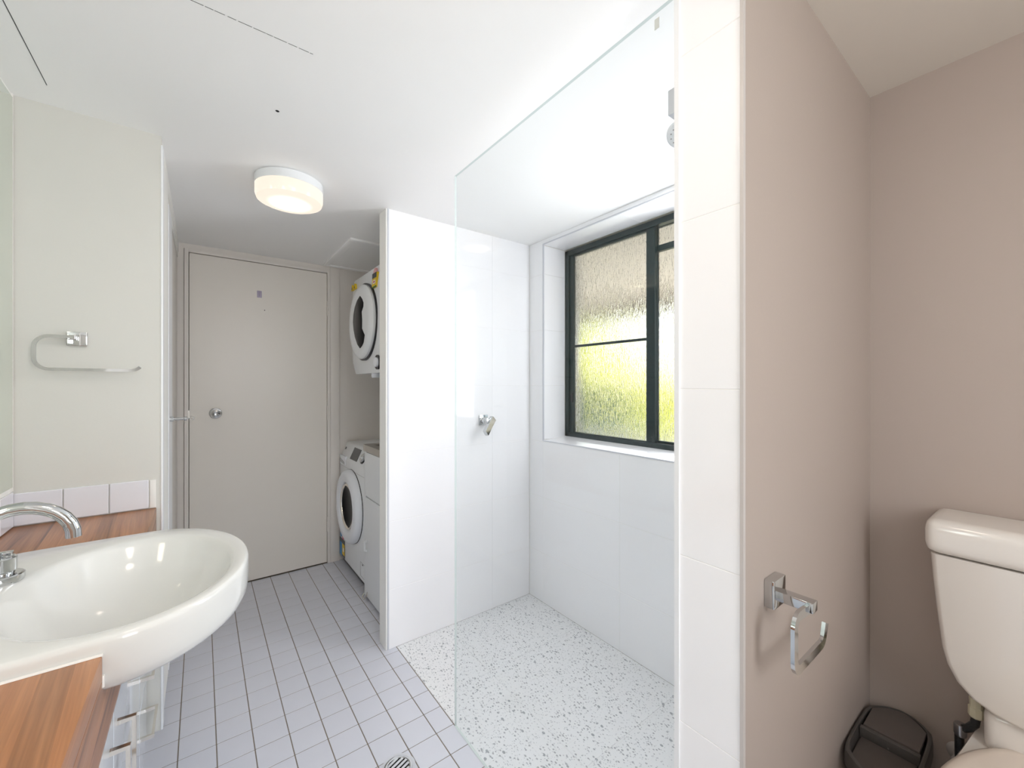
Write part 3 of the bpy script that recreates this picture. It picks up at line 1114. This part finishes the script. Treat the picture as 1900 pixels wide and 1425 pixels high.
# near and far outline must not poke through the bowl's rim ring
bm = loft(rings)
basin = obj('wash_basin', bm, 'ceramic', ang=60)
tag(basin, 'white semi-recessed ceramic wash basin in the timber bench', 'basin')
obj('drain_plug', lathe([(0, 0), (0.020, 0), (0.020, 0.003), (0.014, 0.005), (0, 0.005)], (ICX, ICY, RZ - 0.134), 'Z', 24), 'chrome', basin)
bm = bmesh.new()
z0 = CT + 0.0005
add_sweep(bm, [(BXF + 0.001, BY0 - 0.003, z0), (-0.25, BY0 - 0.003, z0), (-0.38, BY0 - 0.003, z0)], circ(0.0028, 6))
add_sweep(bm, [(BXF + 0.0005, BY0 - 0.001, 0.816), (BXF + 0.0005, BY0 - 0.001, 0.798)], circ(0.0022, 6))
obj('silicone_seal', bm, 'silicone', basin)
# small maker's mark on the bowl's side
bm = bmesh.new()
mk = Vector((-0.248, 0.988, RZ - 0.024))
add_sweep(bm, [mk + V(-0.004, 0.0, -0.006), mk + V(0.002, 0, 0.004)], circ(0.0005, 5))
add_sweep(bm, [mk + V(-0.003, 0.001, 0.004), mk + V(-0.001, 0.001, 0.0005)], circ(0.0005, 5))
obj('grey_mark', bm, 'mark_grey', basin)

# tap set: centre spout and two quarter-turn handles
t = thing('basin_tap', 'chrome swan neck basin tap with separate round handles', 'tap', (-0.33, BCY, RZ))
sx = -0.335
path = [(sx, BCY, RZ), (sx, BCY, 0.955)]
for i in range(0, 15):
    a = PI - i * (PI * 1.02) / 14
    path.append((sx + 0.068 + 0.068 * math.cos(a), BCY, 0.964 + 0.063 * math.sin(a)))
bm = bmesh.new()
add_sweep(bm, path, circ(0.0115, 18))
obj('spout', bm, 'chrome', t)
obj('spout_base', lathe([(0, 0), (0.024, 0), (0.025, 0.008), (0.016, 0.013), (0, 0.013)], (sx, BCY, RZ), 'Z', 28), 'chrome', t)
for hy in (BCY + 0.085, BCY - 0.085):
    hx = -0.312
    hb = obj('handle', lathe([(0, 0), (0.030, 0), (0.031, 0.003), (0.031, 0.013), (0.029, 0.015), (0.018, 0.016), (0.018, 0.020), (0.021, 0.022), (0.021, 0.046), (0.019, 0.048), (0, 0.048)], (hx, hy, RZ), 'Z', 32), 'chrome', t)
    obj('lever', box(hx - 0.012, hx + 0.016, hy - 0.007, hy + 0.007, RZ + 0.047, RZ + 0.058, 0.002), 'chrome', hb)

# ------------------------------------------------------------------ laundry: washing machine
LX = 0.785
t = thing('washing_machine', 'white front loading washing machine standing beside the far wall', 'washing machine', (1.06, 2.77, 0))
wy0, wy1 = 2.490, 3.070
bm = bmesh.new()
poly = [(LX, 0.055), (LX, 0.735), (LX + 0.006, 0.752), (LX + 0.045, 0.838), (LX + 0.060, 0.848), (LX + 0.545, 0.848), (LX + 0.545, 0.055)]
add_prism(bm, poly, wy0, wy1, 'Y', 0.006)
obj('body', bm, 'appliance_white', t)
obj('plinth', box(LX + 0.02, LX + 0.5, wy0 + 0.01, wy1 - 0.01, 0.014, 0.056), 'dark_plastic', t)
for fx in (LX + 0.05, LX + 0.48):
    for fy in (wy0 + 0.05, wy1 - 0.05):
        obj('foot', lathe([(0, 0), (0.02, 0), (0.02, 0.01), (0.01, 0.012), (0.01, 0.02), (0, 0.02)], (fx, fy, 0), 'Z', 14), 'dark_plastic', t)
cy, cz = 2.780, 0.462
obj('door_gasket', lathe([(0.150, 0.001), (0.238, 0.001), (0.238, -0.004), (0.150, -0.004), (0.150, 0.001)], (LX, cy, cz), 'X', 48), 'dark_plastic', t)
ring = obj('door_ring', lathe([(0.150, -0.003), (0.236, -0.003), (0.237, -0.018), (0.230, -0.034), (0.214, -0.044), (0.185, -0.048), (0.166, -0.044), (0.156, -0.034), (0.150, -0.02), (0.150, -0.003)], (LX, cy, cz), 'X', 56), 'appliance_ring', t)
obj('inner_ring', lathe([(0.128, -0.006), (0.150, -0.006), (0.150, -0.030), (0.142, -0.036), (0.134, -0.034), (0.128, -0.024), (0.128, -0.006)], (LX, cy, cz), 'X', 48), 'nickel', ring)
obj('door_glass', lathe([(0, -0.012), (0.06, -0.014), (0.10, -0.019), (0.129, -0.028), (0.129, -0.006), (0, -0.006)], (LX, cy, cz), 'X', 48), 'dark_glass', ring)


def panel_pt(s, y, off):
    """point on the sloping control panel, s from 0 (bottom) to 1 (top)"""
    a, b = Vector((LX + 0.006, 0, 0.752)), Vector((LX + 0.045, 0, 0.838))
    n = Vector((-(b.z - a.z), 0, (b.x - a.x))).normalized()
    p = a.lerp(b, s) + n * off
    return Vector((p.x, y, p.z))


def on_panel(s0, s1, y0, y1, h):
    bm = bmesh.new()
    c = []
    for off in (0.0005, h):
        c.append([bm.verts.new(panel_pt(s, y, off)) for s, y in ((s0, y0), (s0, y1), (s1, y1), (s1, y0))])
    bm.faces.new(c[1])
    bm.faces.new(list(reversed(c[0])))
    for i in range(4):
        j = (i + 1) % 4
        bm.faces.new((c[0][i], c[0][j], c[1][j], c[1][i]))
    return bm


obj('display', on_panel(0.08, 0.92, 2.705, 2.850, 0.003), 'display', t)
obj('detergent_drawer', box(LX - 0.004, LX + 0.02, 2.925, 3.060, 0.700, 0.762, 0.003), 'appliance_ring', t)
obj('drawer_recess', prism([(2.935, 0.706), (3.050, 0.716), (3.050, 0.742), (2.935, 0.722)], LX - 0.0052, LX - 0.003, 'X'), 'aluminium', t)
bm = lathe([(0.030, 0.0), (0.036, 0.0), (0.036, 0.004), (0.030, 0.004), (0.030, 0.0)], (0, 0, 0), 'Z', 32)
nrm = (panel_pt(0.5, 0, 1) - panel_pt(0.5, 0, 0)).normalized()
q = V(0, 0, 1).rotation_difference(nrm).to_matrix()
pc = panel_pt(0.48, 2.610, 0.0)
def to_panel(bm):
    bmesh.ops.rotate(bm, cent=(0, 0, 0), matrix=q, verts=bm.verts[:])
    bmesh.ops.translate(bm, verts=bm.verts[:], vec=pc)
    return bm
dial_ring = obj('dial_ring', to_panel(bm), 'dark_plastic', t)
bm = lathe([(0, 0), (0.028, 0), (0.027, 0.014), (0.024, 0.017), (0, 0.017)], (0, 0, 0), 'Z', 32)
dial = obj('dial', to_panel(bm), 'chrome', t)
bm = box(-0.004, 0.004, -0.022, 0.022, 0.017, 0.020)
obj('dial_pointer', to_panel(bm), 'appliance_white', dial, smooth=False)
bm = bmesh.new()
for i in range(7):
    add_box(bm, -0.026 + i * 0.008, -0.022 + i * 0.008, -0.058, -0.044, 0.0005, 0.0015)
obj('programme_marks', to_panel(bm), 'mark_grey', t, smooth=False)
obj('badge', on_panel(0.55, 0.72, 3.015, 3.040, 0.0015), 'display', t)
# energy and water rating sticker
st = obj('rating_sticker', box(LX - 0.0015, LX - 0.0003, 2.940, 3.066, 0.060, 0.180), 'sticker_dark', t, smooth=False)
obj('blue_half', box(LX - 0.0022, LX - 0.0012, 3.006, 3.066, 0.060, 0.150), 'sticker_blue', st, smooth=False)
obj('yellow_half', box(LX - 0.0022, LX - 0.0012, 2.944, 3.003, 0.075, 0.150), 'sticker_yellow', st, smooth=False)
obj('red_star', lathe([(0, 0), (0.022, 0), (0.022, -0.001), (0, -0.001)], (LX - 0.0004, 2.985, 0.196), 'X', 5), 'sticker_red', t, smooth=False)
obj('blue_star', lathe([(0, 0), (0.022, 0), (0.022, -0.001), (0, -0.001)], (LX - 0.0004, 3.035, 0.205), 'X', 5), 'sticker_blue', t, smooth=False)
obj('white_label', box(LX - 0.0028, LX - 0.0021, 2.958, 2.985, 0.098, 0.125), 'sticker_white', st, smooth=False)
bm = bmesh.new()
for q4 in ((2.515, 2.595, 0.160, 0.1615), (2.515, 2.595, 0.075, 0.0765), (2.515, 2.5165, 0.075, 0.1615), (2.5935, 2.595, 0.075, 0.1615)):
    add_box(bm, LX - 0.0008, LX + 0.002, q4[0], q4[1], q4[2], q4[3])
ff = obj('filter_flap', bm, 'mark_grey', t, smooth=False)
obj('flap_catch', box(LX - 0.002, LX, 2.545, 2.560, 0.150, 0.155), 'dark_plastic', ff, smooth=False)
obj('panel_groove', box(LX - 0.0006, LX + 0.002, wy0 + 0.008, wy1 - 0.01, 0.690, 0.6915), 'mark_grey', t, smooth=False)

# laundry cabinet with steel tub
cy0, cy1 = 1.998, 2.455
CX = 0.772
t = thing('laundry_cabinet', 'white laundry cabinet with steel tub top beside the washing machine', 'cabinet', (1.03, 2.23, 0))
bm = bmesh.new()
add_box(bm, CX, CX + 0.50, cy1 - 0.004, cy1 + 0.024, 0.012, 0.862, 0.001, 1)
add_box(bm, CX + 0.012, CX + 0.50, cy0, cy1 - 0.004, 0.085, 0.858)
obj('body', bm, 'appliance_white', t, smooth=False)
obj('upper_panel', box(CX, CX + 0.012, cy0, cy1 - 0.006, 0.600, 0.858, 0.001, 1), 'appliance_white', t)
dr = obj('door', box(CX - 0.002, CX + 0.012, cy0, cy1 - 0.006, 0.016, 0.595, 0.0015, 1), 'appliance_white', t)
bm = bmesh.new()
hy = cy1 - 0.034
add_sweep(bm, [(CX - 0.002, hy, 0.345), (CX - 0.016, hy, 0.338), (CX - 0.016, hy, 0.292), (CX - 0.002, hy, 0.285)], rect(0.012, 0.005), V(0, 1, 0))
obj('handle', bm, 'closet_white', dr)
bm = bmesh.new()
add_sweep(bm, [(CX - 0.004, cy1 + 0.016, 0.020), (CX - 0.016, cy1 + 0.010, 0.006), (CX - 0.018, cy1 - 0.030, 0.006), (CX - 0.006, cy1 - 0.040, 0.03), (CX - 0.003, cy1 - 0.040, 0.05)], circ(0.003, 8))
obj('foot_clip', bm, 'nickel', t)
# tub top: rim with a recessed bowl
bm = bmesh.new()
tx0, tx1 = CX - 0.006, CX + 0.50
z0, z1 = 0.862, 0.902
for q4 in ((tx0, tx1, cy0, cy0 + 0.03), (tx0, tx1, cy1 - 0.02, cy1 + 0.026), (tx0, tx0 + 0.05, cy0 + 0.03, cy1 - 0.02), (tx1 - 0.05, tx1, cy0 + 0.03, cy1 - 0.02)):
    add_box(bm, q4[0], q4[1], q4[2], q4[3], z0, z1, 0.002, 1)
obj('tub_rim', bm, 'steel', t)
obj('tub_bowl', box(tx0 + 0.045, tx1 - 0.045, cy0 + 0.028, cy1 - 0.018, z0 - 0.002, z0 + 0.010), 'steel', t)

# wall-hung dryer
DXF = 0.775
t = thing('clothes_dryer', 'white wall-hung clothes dryer with dark round door above the washing machine', 'dryer', (1.0, 2.44, 1.315))
dy0, dy1 = 2.150, 2.725
bm = bmesh.new()
poly = [(DXF + 0.015, 1.322), (DXF - 0.004, 1.40), (DXF - 0.010, 1.60), (DXF - 0.004, 1.82), (DXF + 0.006, 1.915), (DXF + 0.42, 1.915), (DXF + 0.42, 1.322)]
add_prism(bm, poly, dy0, dy1, 'Y', 0.016)
body = obj('body', bm, 'appliance_white', t)
cy, cz = 2.456, 1.622
for by_ in (dy0 + 0.08, dy1 - 0.10):
    for bz_ in (1.34, 1.80):
        obj('wall_bracket', box(DXF + 0.41, XW + 0.0006, by_, by_ + 0.03, bz_, bz_ + 0.03), 'steel', t, smooth=False)
obj('door_gap', lathe([(0.15, 0.0), (0.226, 0.0), (0.226, -0.012), (0.15, -0.012), (0.15, 0.0)], (DXF - 0.004, cy, cz), 'X', 56), 'dark_plastic', t)
dring = obj('door_ring', lathe([(0, -0.010), (0.212, -0.010), (0.217, -0.014), (0.217, -0.026), (0.208, -0.036), (0.19, -0.042), (0.165, -0.043), (0, -0.043)], (DXF - 0.002, cy, cz), 'X', 64), 'appliance_white', t)
gp = [(2.405, 1.766), (2.372, 1.745), (2.348, 1.718), (2.352, 1.696), (2.380, 1.672), (2.372, 1.623), (2.374, 1.575), (2.328, 1.533), (2.345, 1.493), (2.372, 1.475), (2.405, 1.464), (2.452, 1.490), (2.495, 1.535), (2.521, 1.583), (2.532, 1.632), (2.524, 1.675), (2.500, 1.715), (2.458, 1.748)]
gp = [(cy + (y - 2.44) * 1.06 + 0.0, z) for y, z in gp]
obj('door_glass', prism(gp, DXF - 0.048, DXF - 0.040, 'X', 0.002), 'dark_glass', dring, ang=30)
sx_ = DXF - 0.0115
st = obj('rating_sticker', prism([(2.235, 1.873), (2.308, 1.873), (2.322, 1.793), (2.247, 1.793)], sx_, sx_ + 0.0155, 'X'), 'sticker_yellow', t, smooth=False)
obj('dark_band', box(sx_ - 0.0008, sx_ + 0.001, 2.240, 2.310, 1.845, 1.873), 'sticker_dark', st, smooth=False)
obj('green_band', box(sx_ - 0.0008, sx_ + 0.001, 2.246, 2.320, 1.793, 1.801), 'sticker_green', st, smooth=False)
obj('white_label', box(sx_ - 0.0008, sx_ + 0.001, 2.262, 2.300, 1.815, 1.835), 'sticker_white', st, smooth=False)
obj('red_digit', box(sx_ - 0.0014, sx_, 2.270, 2.292, 1.821, 1.829), 'sticker_red', st, smooth=False)
obj('pink_peak', prism([(2.245, 1.873), (2.306, 1.873), (2.285, 1.900), (2.262, 1.900)], sx_ + 0.002, sx_ + 0.012, 'X'), 'sticker_pink', t, smooth=False)
for y0 in (2.628, 2.680):
    ws = obj('warning_sticker', prism([(y0, 1.853), (y0 + 0.040, 1.853), (y0 + 0.022, 1.888)], sx_ - 0.0002, sx_ + 0.0155, 'X'), 'sticker_yellow', t, smooth=False)
    obj('warning_mark', prism([(y0 + 0.012, 1.858), (y0 + 0.026, 1.858), (y0 + 0.021, 1.876)], sx_ - 0.001, sx_, 'X'), 'sticker_dark', ws, smooth=False)
obj('dial_ring', lathe([(0.028, 0.0), (0.040, 0.0), (0.040, -0.010), (0.028, -0.010), (0.028, 0.0)], (DXF - 0.002, 2.236, 1.378), 'X', 32), 'dark_plastic', t)
obj('dial', lathe([(0, 0.0), (0.027, 0.0), (0.026, -0.018), (0.023, -0.021), (0, -0.021)], (DXF - 0.002, 2.236, 1.378), 'X', 32), 'appliance_ring', t)
obj('drain_spout', lathe([(0, 0.004), (0.026, 0.004), (0.026, -0.018), (0.023, -0.026), (0.017, -0.026), (0, -0.02)], (DXF + 0.05, 2.43, 1.322), 'Z', 24), 'appliance_ring', t)

# hook stuck on the far door
t = thing('adhesive_hook', 'small lilac adhesive hook stuck high on the far door', 'hook', (0.297, YF - 0.002, 1.836))
obj('pad', box(0.284, 0.310, YF - 0.006, YF - 0.002, 1.814, 1.858, 0.002), 'lilac_plastic', t)
bm = bmesh.new()
add_sweep(bm, [(0.295, YF - 0.006, 1.850), (0.295, YF - 0.010, 1.832), (0.297, YF - 0.018, 1.822), (0.299, YF - 0.022, 1.832)], rect(0.006, 0.003), V(1, 0, 0))
obj('prong', bm, 'lilac_plastic', t)

# ------------------------------------------------------------------ toilet paper holder
t = thing('paper_holder', 'chrome toilet paper holder with empty open hook on the beige wall', 'paper holder', (0.853, YP0, 0.872))
obj('wall_plate', box(0.829, 0.881, YP0 - 0.018, YP0, 0.846, 0.898, 0.003), 'chrome', t)
obj('arm', box(0.845, 0.867, YP0 - 0.072, YP0 - 0.017, 0.858, 0.876, 0.0015), 'chrome', t)
ry = YP0 - 0.063
path = [(0.860, 0.862), (0.822, 0.8655)] + arc(0.806, 0.848, 0.0185, PI / 2, PI, 6) + arc(0.806, 0.795, 0.0185, PI, 1.5 * PI, 6) + [(0.860, 0.7765)] + arc(0.912, 0.795, 0.0185, 1.5 * PI, 1.86 * PI, 6) + [(0.938, 0.808)]
bm = bmesh.new()
add_sweep(bm, [(p[0], ry, p[1]) for p in path], rect(0.016, 0.006), V(0, 1, 0))
obj('hook', bm, 'chrome', t)

# ------------------------------------------------------------------ toilet
TYC = -0.005
t = thing('toilet', 'white close-coupled ceramic toilet against the beige wall', 'toilet', (1.25, TYC, 0))
# cistern: front outline swept from wall to front
def cis(s, x):
    half = [(0.0, 0.522), (0.05, 0.524), (0.090, 0.531), (0.122, 0.546), (0.146, 0.572), (0.161, 0.605), (0.169, 0.642), (0.178, 0.73), (0.184, 0.80), (0.188, 0.858)]
    pts = [(TYC + y * s, 0.69 + (z - 0.69) * (1 if z > 0.8 else s)) for y, z in half] + [(TYC - y * s, 0.69 + (z - 0.69) * (1 if z > 0.8 else s)) for y, z in reversed(half[1:])]
    return [(x, y, z) for y, z in pts]
bm = loft([cis(0.97, XT - 0.001), cis(1.0, XT - 0.06), cis(1.0, 1.405), cis(0.990, 1.389), cis(0.965, 1.380), cis(0.93, 1.376)])
obj('cistern', bm, 'toilet_ceramic', t, ang=50)
bm = bmesh.new()
add_box(bm, 1.366, XT - 0.002, TYC - 0.196, TYC + 0.196, 0.860, 0.940, 0.026, 5)
lid = obj('cistern_lid', bm, 'toilet_ceramic', t)
bt = obj('flush_button', lathe([(0, 0), (0.026, 0), (0.026, 0.004), (0.023, 0.006), (0, 0.006)], (1.452, TYC, 0.940), 'Z', 32), 'chrome', lid)
# pan
def pan_ring(z, w, x_front, x_back, wb):
    """D-shaped ring: half width w, back half-width wb"""
    pts = []
    xm = x_front + w * 1.15
    for i in range(25):
        a = -PI / 2 + PI * i / 24
        pts.append((xm - (xm - x_front) * math.cos(a), TYC + w * math.sin(a), z))
    nb = 8
    right = [(xm + (x_back - xm) * k / nb, TYC + (w + (wb - w) * (k / nb) ** 0.75), z) for k in range(1, nb + 1)]
    left = [(x, 2 * TYC - y, zz) for x, y, zz in reversed(right)]
    return pts + right + left
bm = loft([pan_ring(0.0, 0.115, 1.02, XT - 0.02, 0.10), pan_ring(0.06, 0.110, 1.03, XT - 0.02, 0.10), pan_ring(0.20, 0.115, 1.0, XT - 0.02, 0.10),
           pan_ring(0.32, 0.155, 0.93, XT - 0.01, 0.108), pan_ring(0.40, 0.178, 0.89, XT - 0.005, 0.113), pan_ring(0.432, 0.182, 0.885, XT - 0.005, 0.115), pan_ring(0.440, 0.176, 0.893, XT - 0.008, 0.112)])
obj('pan', bm, 'toilet_ceramic', t, ang=60)
obj('cistern_base', box(1.40, XT - 0.002, TYC - 0.105, TYC + 0.105, 0.436, 0.530, 0.02, 3), 'toilet_ceramic', t)


def seat_ring(z, g):
    pts = []
    xf, xb, w = 0.878 - g, 1.432 + g, 0.160 + g
    xm = 1.11
    for i in range(25):
        a = -PI / 2 + PI * i / 24
        pts.append((xm - (xm - xf) * math.cos(a), TYC + w * math.sin(a), z))
    for i in range(1, 20):
        a = PI / 2 * i / 20
        pts.append((xm + (xb - xm) * math.sin(a), TYC + w * math.cos(a) ** 0.92, z))
    pts.append((xb, TYC, z))
    for i in range(19, 0, -1):
        a = PI / 2 * i / 20
        pts.append((xm + (xb - xm) * math.sin(a), TYC - w * math.cos(a) ** 0.92, z))
    return pts


obj('seat', loft([seat_ring(0.4402, -0.004), seat_ring(0.442, 0), seat_ring(0.449, 0), seat_ring(0.451, -0.004)]), 'toilet_plastic', t, ang=50)
obj('lid', loft([seat_ring(0.4515, -0.004), seat_ring(0.454, 0.001), seat_ring(0.461, 0.0), seat_ring(0.466, -0.008), seat_ring(0.468, -0.022)]), 'toilet_plastic', t, ang=50)

# water inlet hose
t = thing('inlet_hose', 'black braided inlet hose under the left side of the cistern', 'hose', (1.46, 0.13, 0.33))
obj('nut', lathe([(0, 0.048), (0.011, 0.048), (0.012, 0.044), (0.011, 0.026), (0.0135, 0.024), (0.0135, 0.004), (0.010, 0), (0, 0)], (1.452, 0.114, 0.474), 'Z', 8), 'pale_nut', t, smooth=False)
bm = bmesh.new()
add_sweep(bm, [(1.452, 0.114, 0.476), (1.452, 0.116, 0.458), (1.455, 0.126, 0.440), (1.460, 0.138, 0.428), (1.463, 0.142, 0.412), (1.466, 0.142, 0.38), (1.47, 0.142, 0.35), (1.49, 0.143, 0.325), (1.52, 0.145, 0.318)], circ(0.0085, 10))
obj('hose', bm, 'black_rubber', t)
obj('crimp', lathe([(0, 0.014), (0.011, 0.014), (0.0115, 0.010), (0.0115, -0.010), (0.010, -0.014), (0, -0.014)], (1.461, 0.140, 0.424), 'Z', 14), 'aluminium', t)
obj('wall_valve', lathe([(0, 0), (0.024, 0), (0.026, -0.004), (0.018, -0.012), (0.013, -0.014), (0.013, -0.040), (0, -0.042)], (XT - 0.0005, 0.147, 0.318), 'X', 22), 'dull_trim', t)

# ------------------------------------------------------------------ bin
t = thing('waste_bin', 'grey swing-top waste bin in the corner beside the toilet', 'bin', (1.377, 0.252, 0))
bx, by, bt_ = 1.380, 0.254, 0.362


def bin_ring(z, hx, hy, bulge, inset=0.0):
    """oblong plan with bowed short ends"""
    hx, hy = hx - inset, hy - inset
    pts = []
    n = 12
    cr = 0.018
    for i in range(n + 1):
        s = -1 + 2 * i / n
        pts.append((bx + hx + bulge * (1 - s * s), by + (hy - 0.004) * s, z))
    for k in range(1, 8):
        s = 1 - 2 * k / 8
        pts.append((bx + hx * s, by + hy + 0.003 * (1 - s * s), z))
    for i in range(n + 1):
        s = 1 - 2 * i / n
        pts.append((bx - hx - bulge * (1 - s * s), by + (hy - 0.004) * s, z))
    for k in range(1, 8):
        s = -1 + 2 * k / 8
        pts.append((bx + hx * s, by - hy - 0.003 * (1 - s * s), z))
    return pts


obj('body', loft([bin_ring(0.0, 0.086, 0.050, 0.030), bin_ring(0.01, 0.090, 0.053, 0.032), bin_ring(0.322, 0.109, 0.060, 0.038)]), 'bin_light', t, ang=50)
rim = loft([bin_ring(0.318, 0.112, 0.0635, 0.041), bin_ring(0.322, 0.116, 0.066, 0.043), bin_ring(0.350, 0.116, 0.066, 0.043), bin_ring(bt_ - 0.003, 0.114, 0.064, 0.042), bin_ring(bt_, 0.110, 0.060, 0.041),
            bin_ring(bt_, 0.108, 0.057, 0.040), bin_ring(bt_ - 0.030, 0.104, 0.054, 0.038)], cap0=False, cap1=True)
obj('rim', rim, 'bin_rim', t, ang=40)
# fixed rear flap, bowed at its end, and the front flap tilted down
def half_flap(x_in, hx, hy, bulge, n=12):
    pts = [(bx + x_in, by - hy), ]
    for i in range(n + 1):
        s = -1 + 2 * i / n
        pts.append((bx + hx + bulge * (1 - s * s), by + (hy) * s))
    pts.append((bx + x_in, by + hy))
    return pts
obj('lid_flap', prism(half_flap(0.012, 0.103, 0.0535, 0.040), bt_ - 0.008, bt_ + 0.001, 'Z', 0.003), 'bin_dark', t)
bm = box(bx - 0.006, bx + 0.008, by - 0.057, by + 0.057, bt_ - 0.034, bt_, 0.002)
ridge = obj('divider', bm, 'bin_rim', t)
obj('screw', lathe([(0, 0), (0.002, 0), (0.002, -0.001), (0, -0.001)], (bx - 0.006, by, bt_ - 0.018), 'X', 8), 'chrome', ridge)
bm = bmesh.new()
pts = [(2 * bx - x, y) for x, y in half_flap(0.008, 0.101, 0.0525, 0.038)]
add_prism(bm, pts, bt_ - 0.029, bt_ - 0.022, 'Z', 0.001)
obj('lid_flap', bm, 'bin_dark', t)

# ------------------------------------------------------------------ outside the window
struct('ground_outside', box(XO, 14, -6, 16, -0.30, -0.25), 'paving', 'pale paving outside the shower window', 'ground')
bm = bmesh.new()
add_box(bm, XO, 3.7, -4.0, 9.0, 2.15, 2.25)
eave = struct('roof_eave', bm, 'soffit', 'beige eave soffit above the shower window', 'roof')
obj('fascia', box(3.7, 3.74, -4.0, 9.0, 1.96, 2.30), 'fascia', eave, smooth=False)


def bush(name, label, c, rx, ry, rz, mat, seed, cat, sub=4):
    rnd = random.Random(seed)
    bm = bmesh.new()
    bmesh.ops.create_icosphere(bm, subdivisions=sub, radius=1.0)
    ph = [(rnd.uniform(3, 9), rnd.uniform(3, 9), rnd.uniform(3, 9), rnd.uniform(0, 6)) for _ in range(5)]
    for v in bm.verts:
        p = v.co.copy()
        k = 1.0
        for a, b, c_, d in ph:
            k += 0.035 * math.sin(a * p.x + d) * math.sin(b * p.y + d * 2) * math.cos(c_ * p.z)
        k += rnd.uniform(-0.05, 0.05)
        m_ = max(abs(p.x), abs(p.y), abs(p.z)) ** 0.45
        k /= m_
        v.co = Vector((c[0] + p.x * k * rx, c[1] + p.y * k * ry, c[2] + p.z * k * rz))
    o = obj(name, bm, mat)
    return tag(o, label, cat)


bush('garden_hedge', 'tall lime green sunlit hedge outside the shower window', (7.2, 6.50, 1.0), 0.9, 1.15, 1.78, 'hedge_leaf', 3, 'hedge', 5)
bush('garden_bush', 'low pale green bush right of the tall lime hedge', (9.6, 4.9, 0.35), 0.8, 1.1, 0.95, 'hedge_leaf', 9, 'bush')
bush('garden_shrub', 'dark green shrub behind the low pale garden wall', (4.4, 3.72, 0.50), 0.40, 0.40, 0.80, 'shrub_leaf', 5, 'shrub')
struct('garden_wall', box(3.2, 3.4, -4, 9, -0.25, 0.74), 'outer_render', 'low pale garden wall outside the shower window', 'wall')
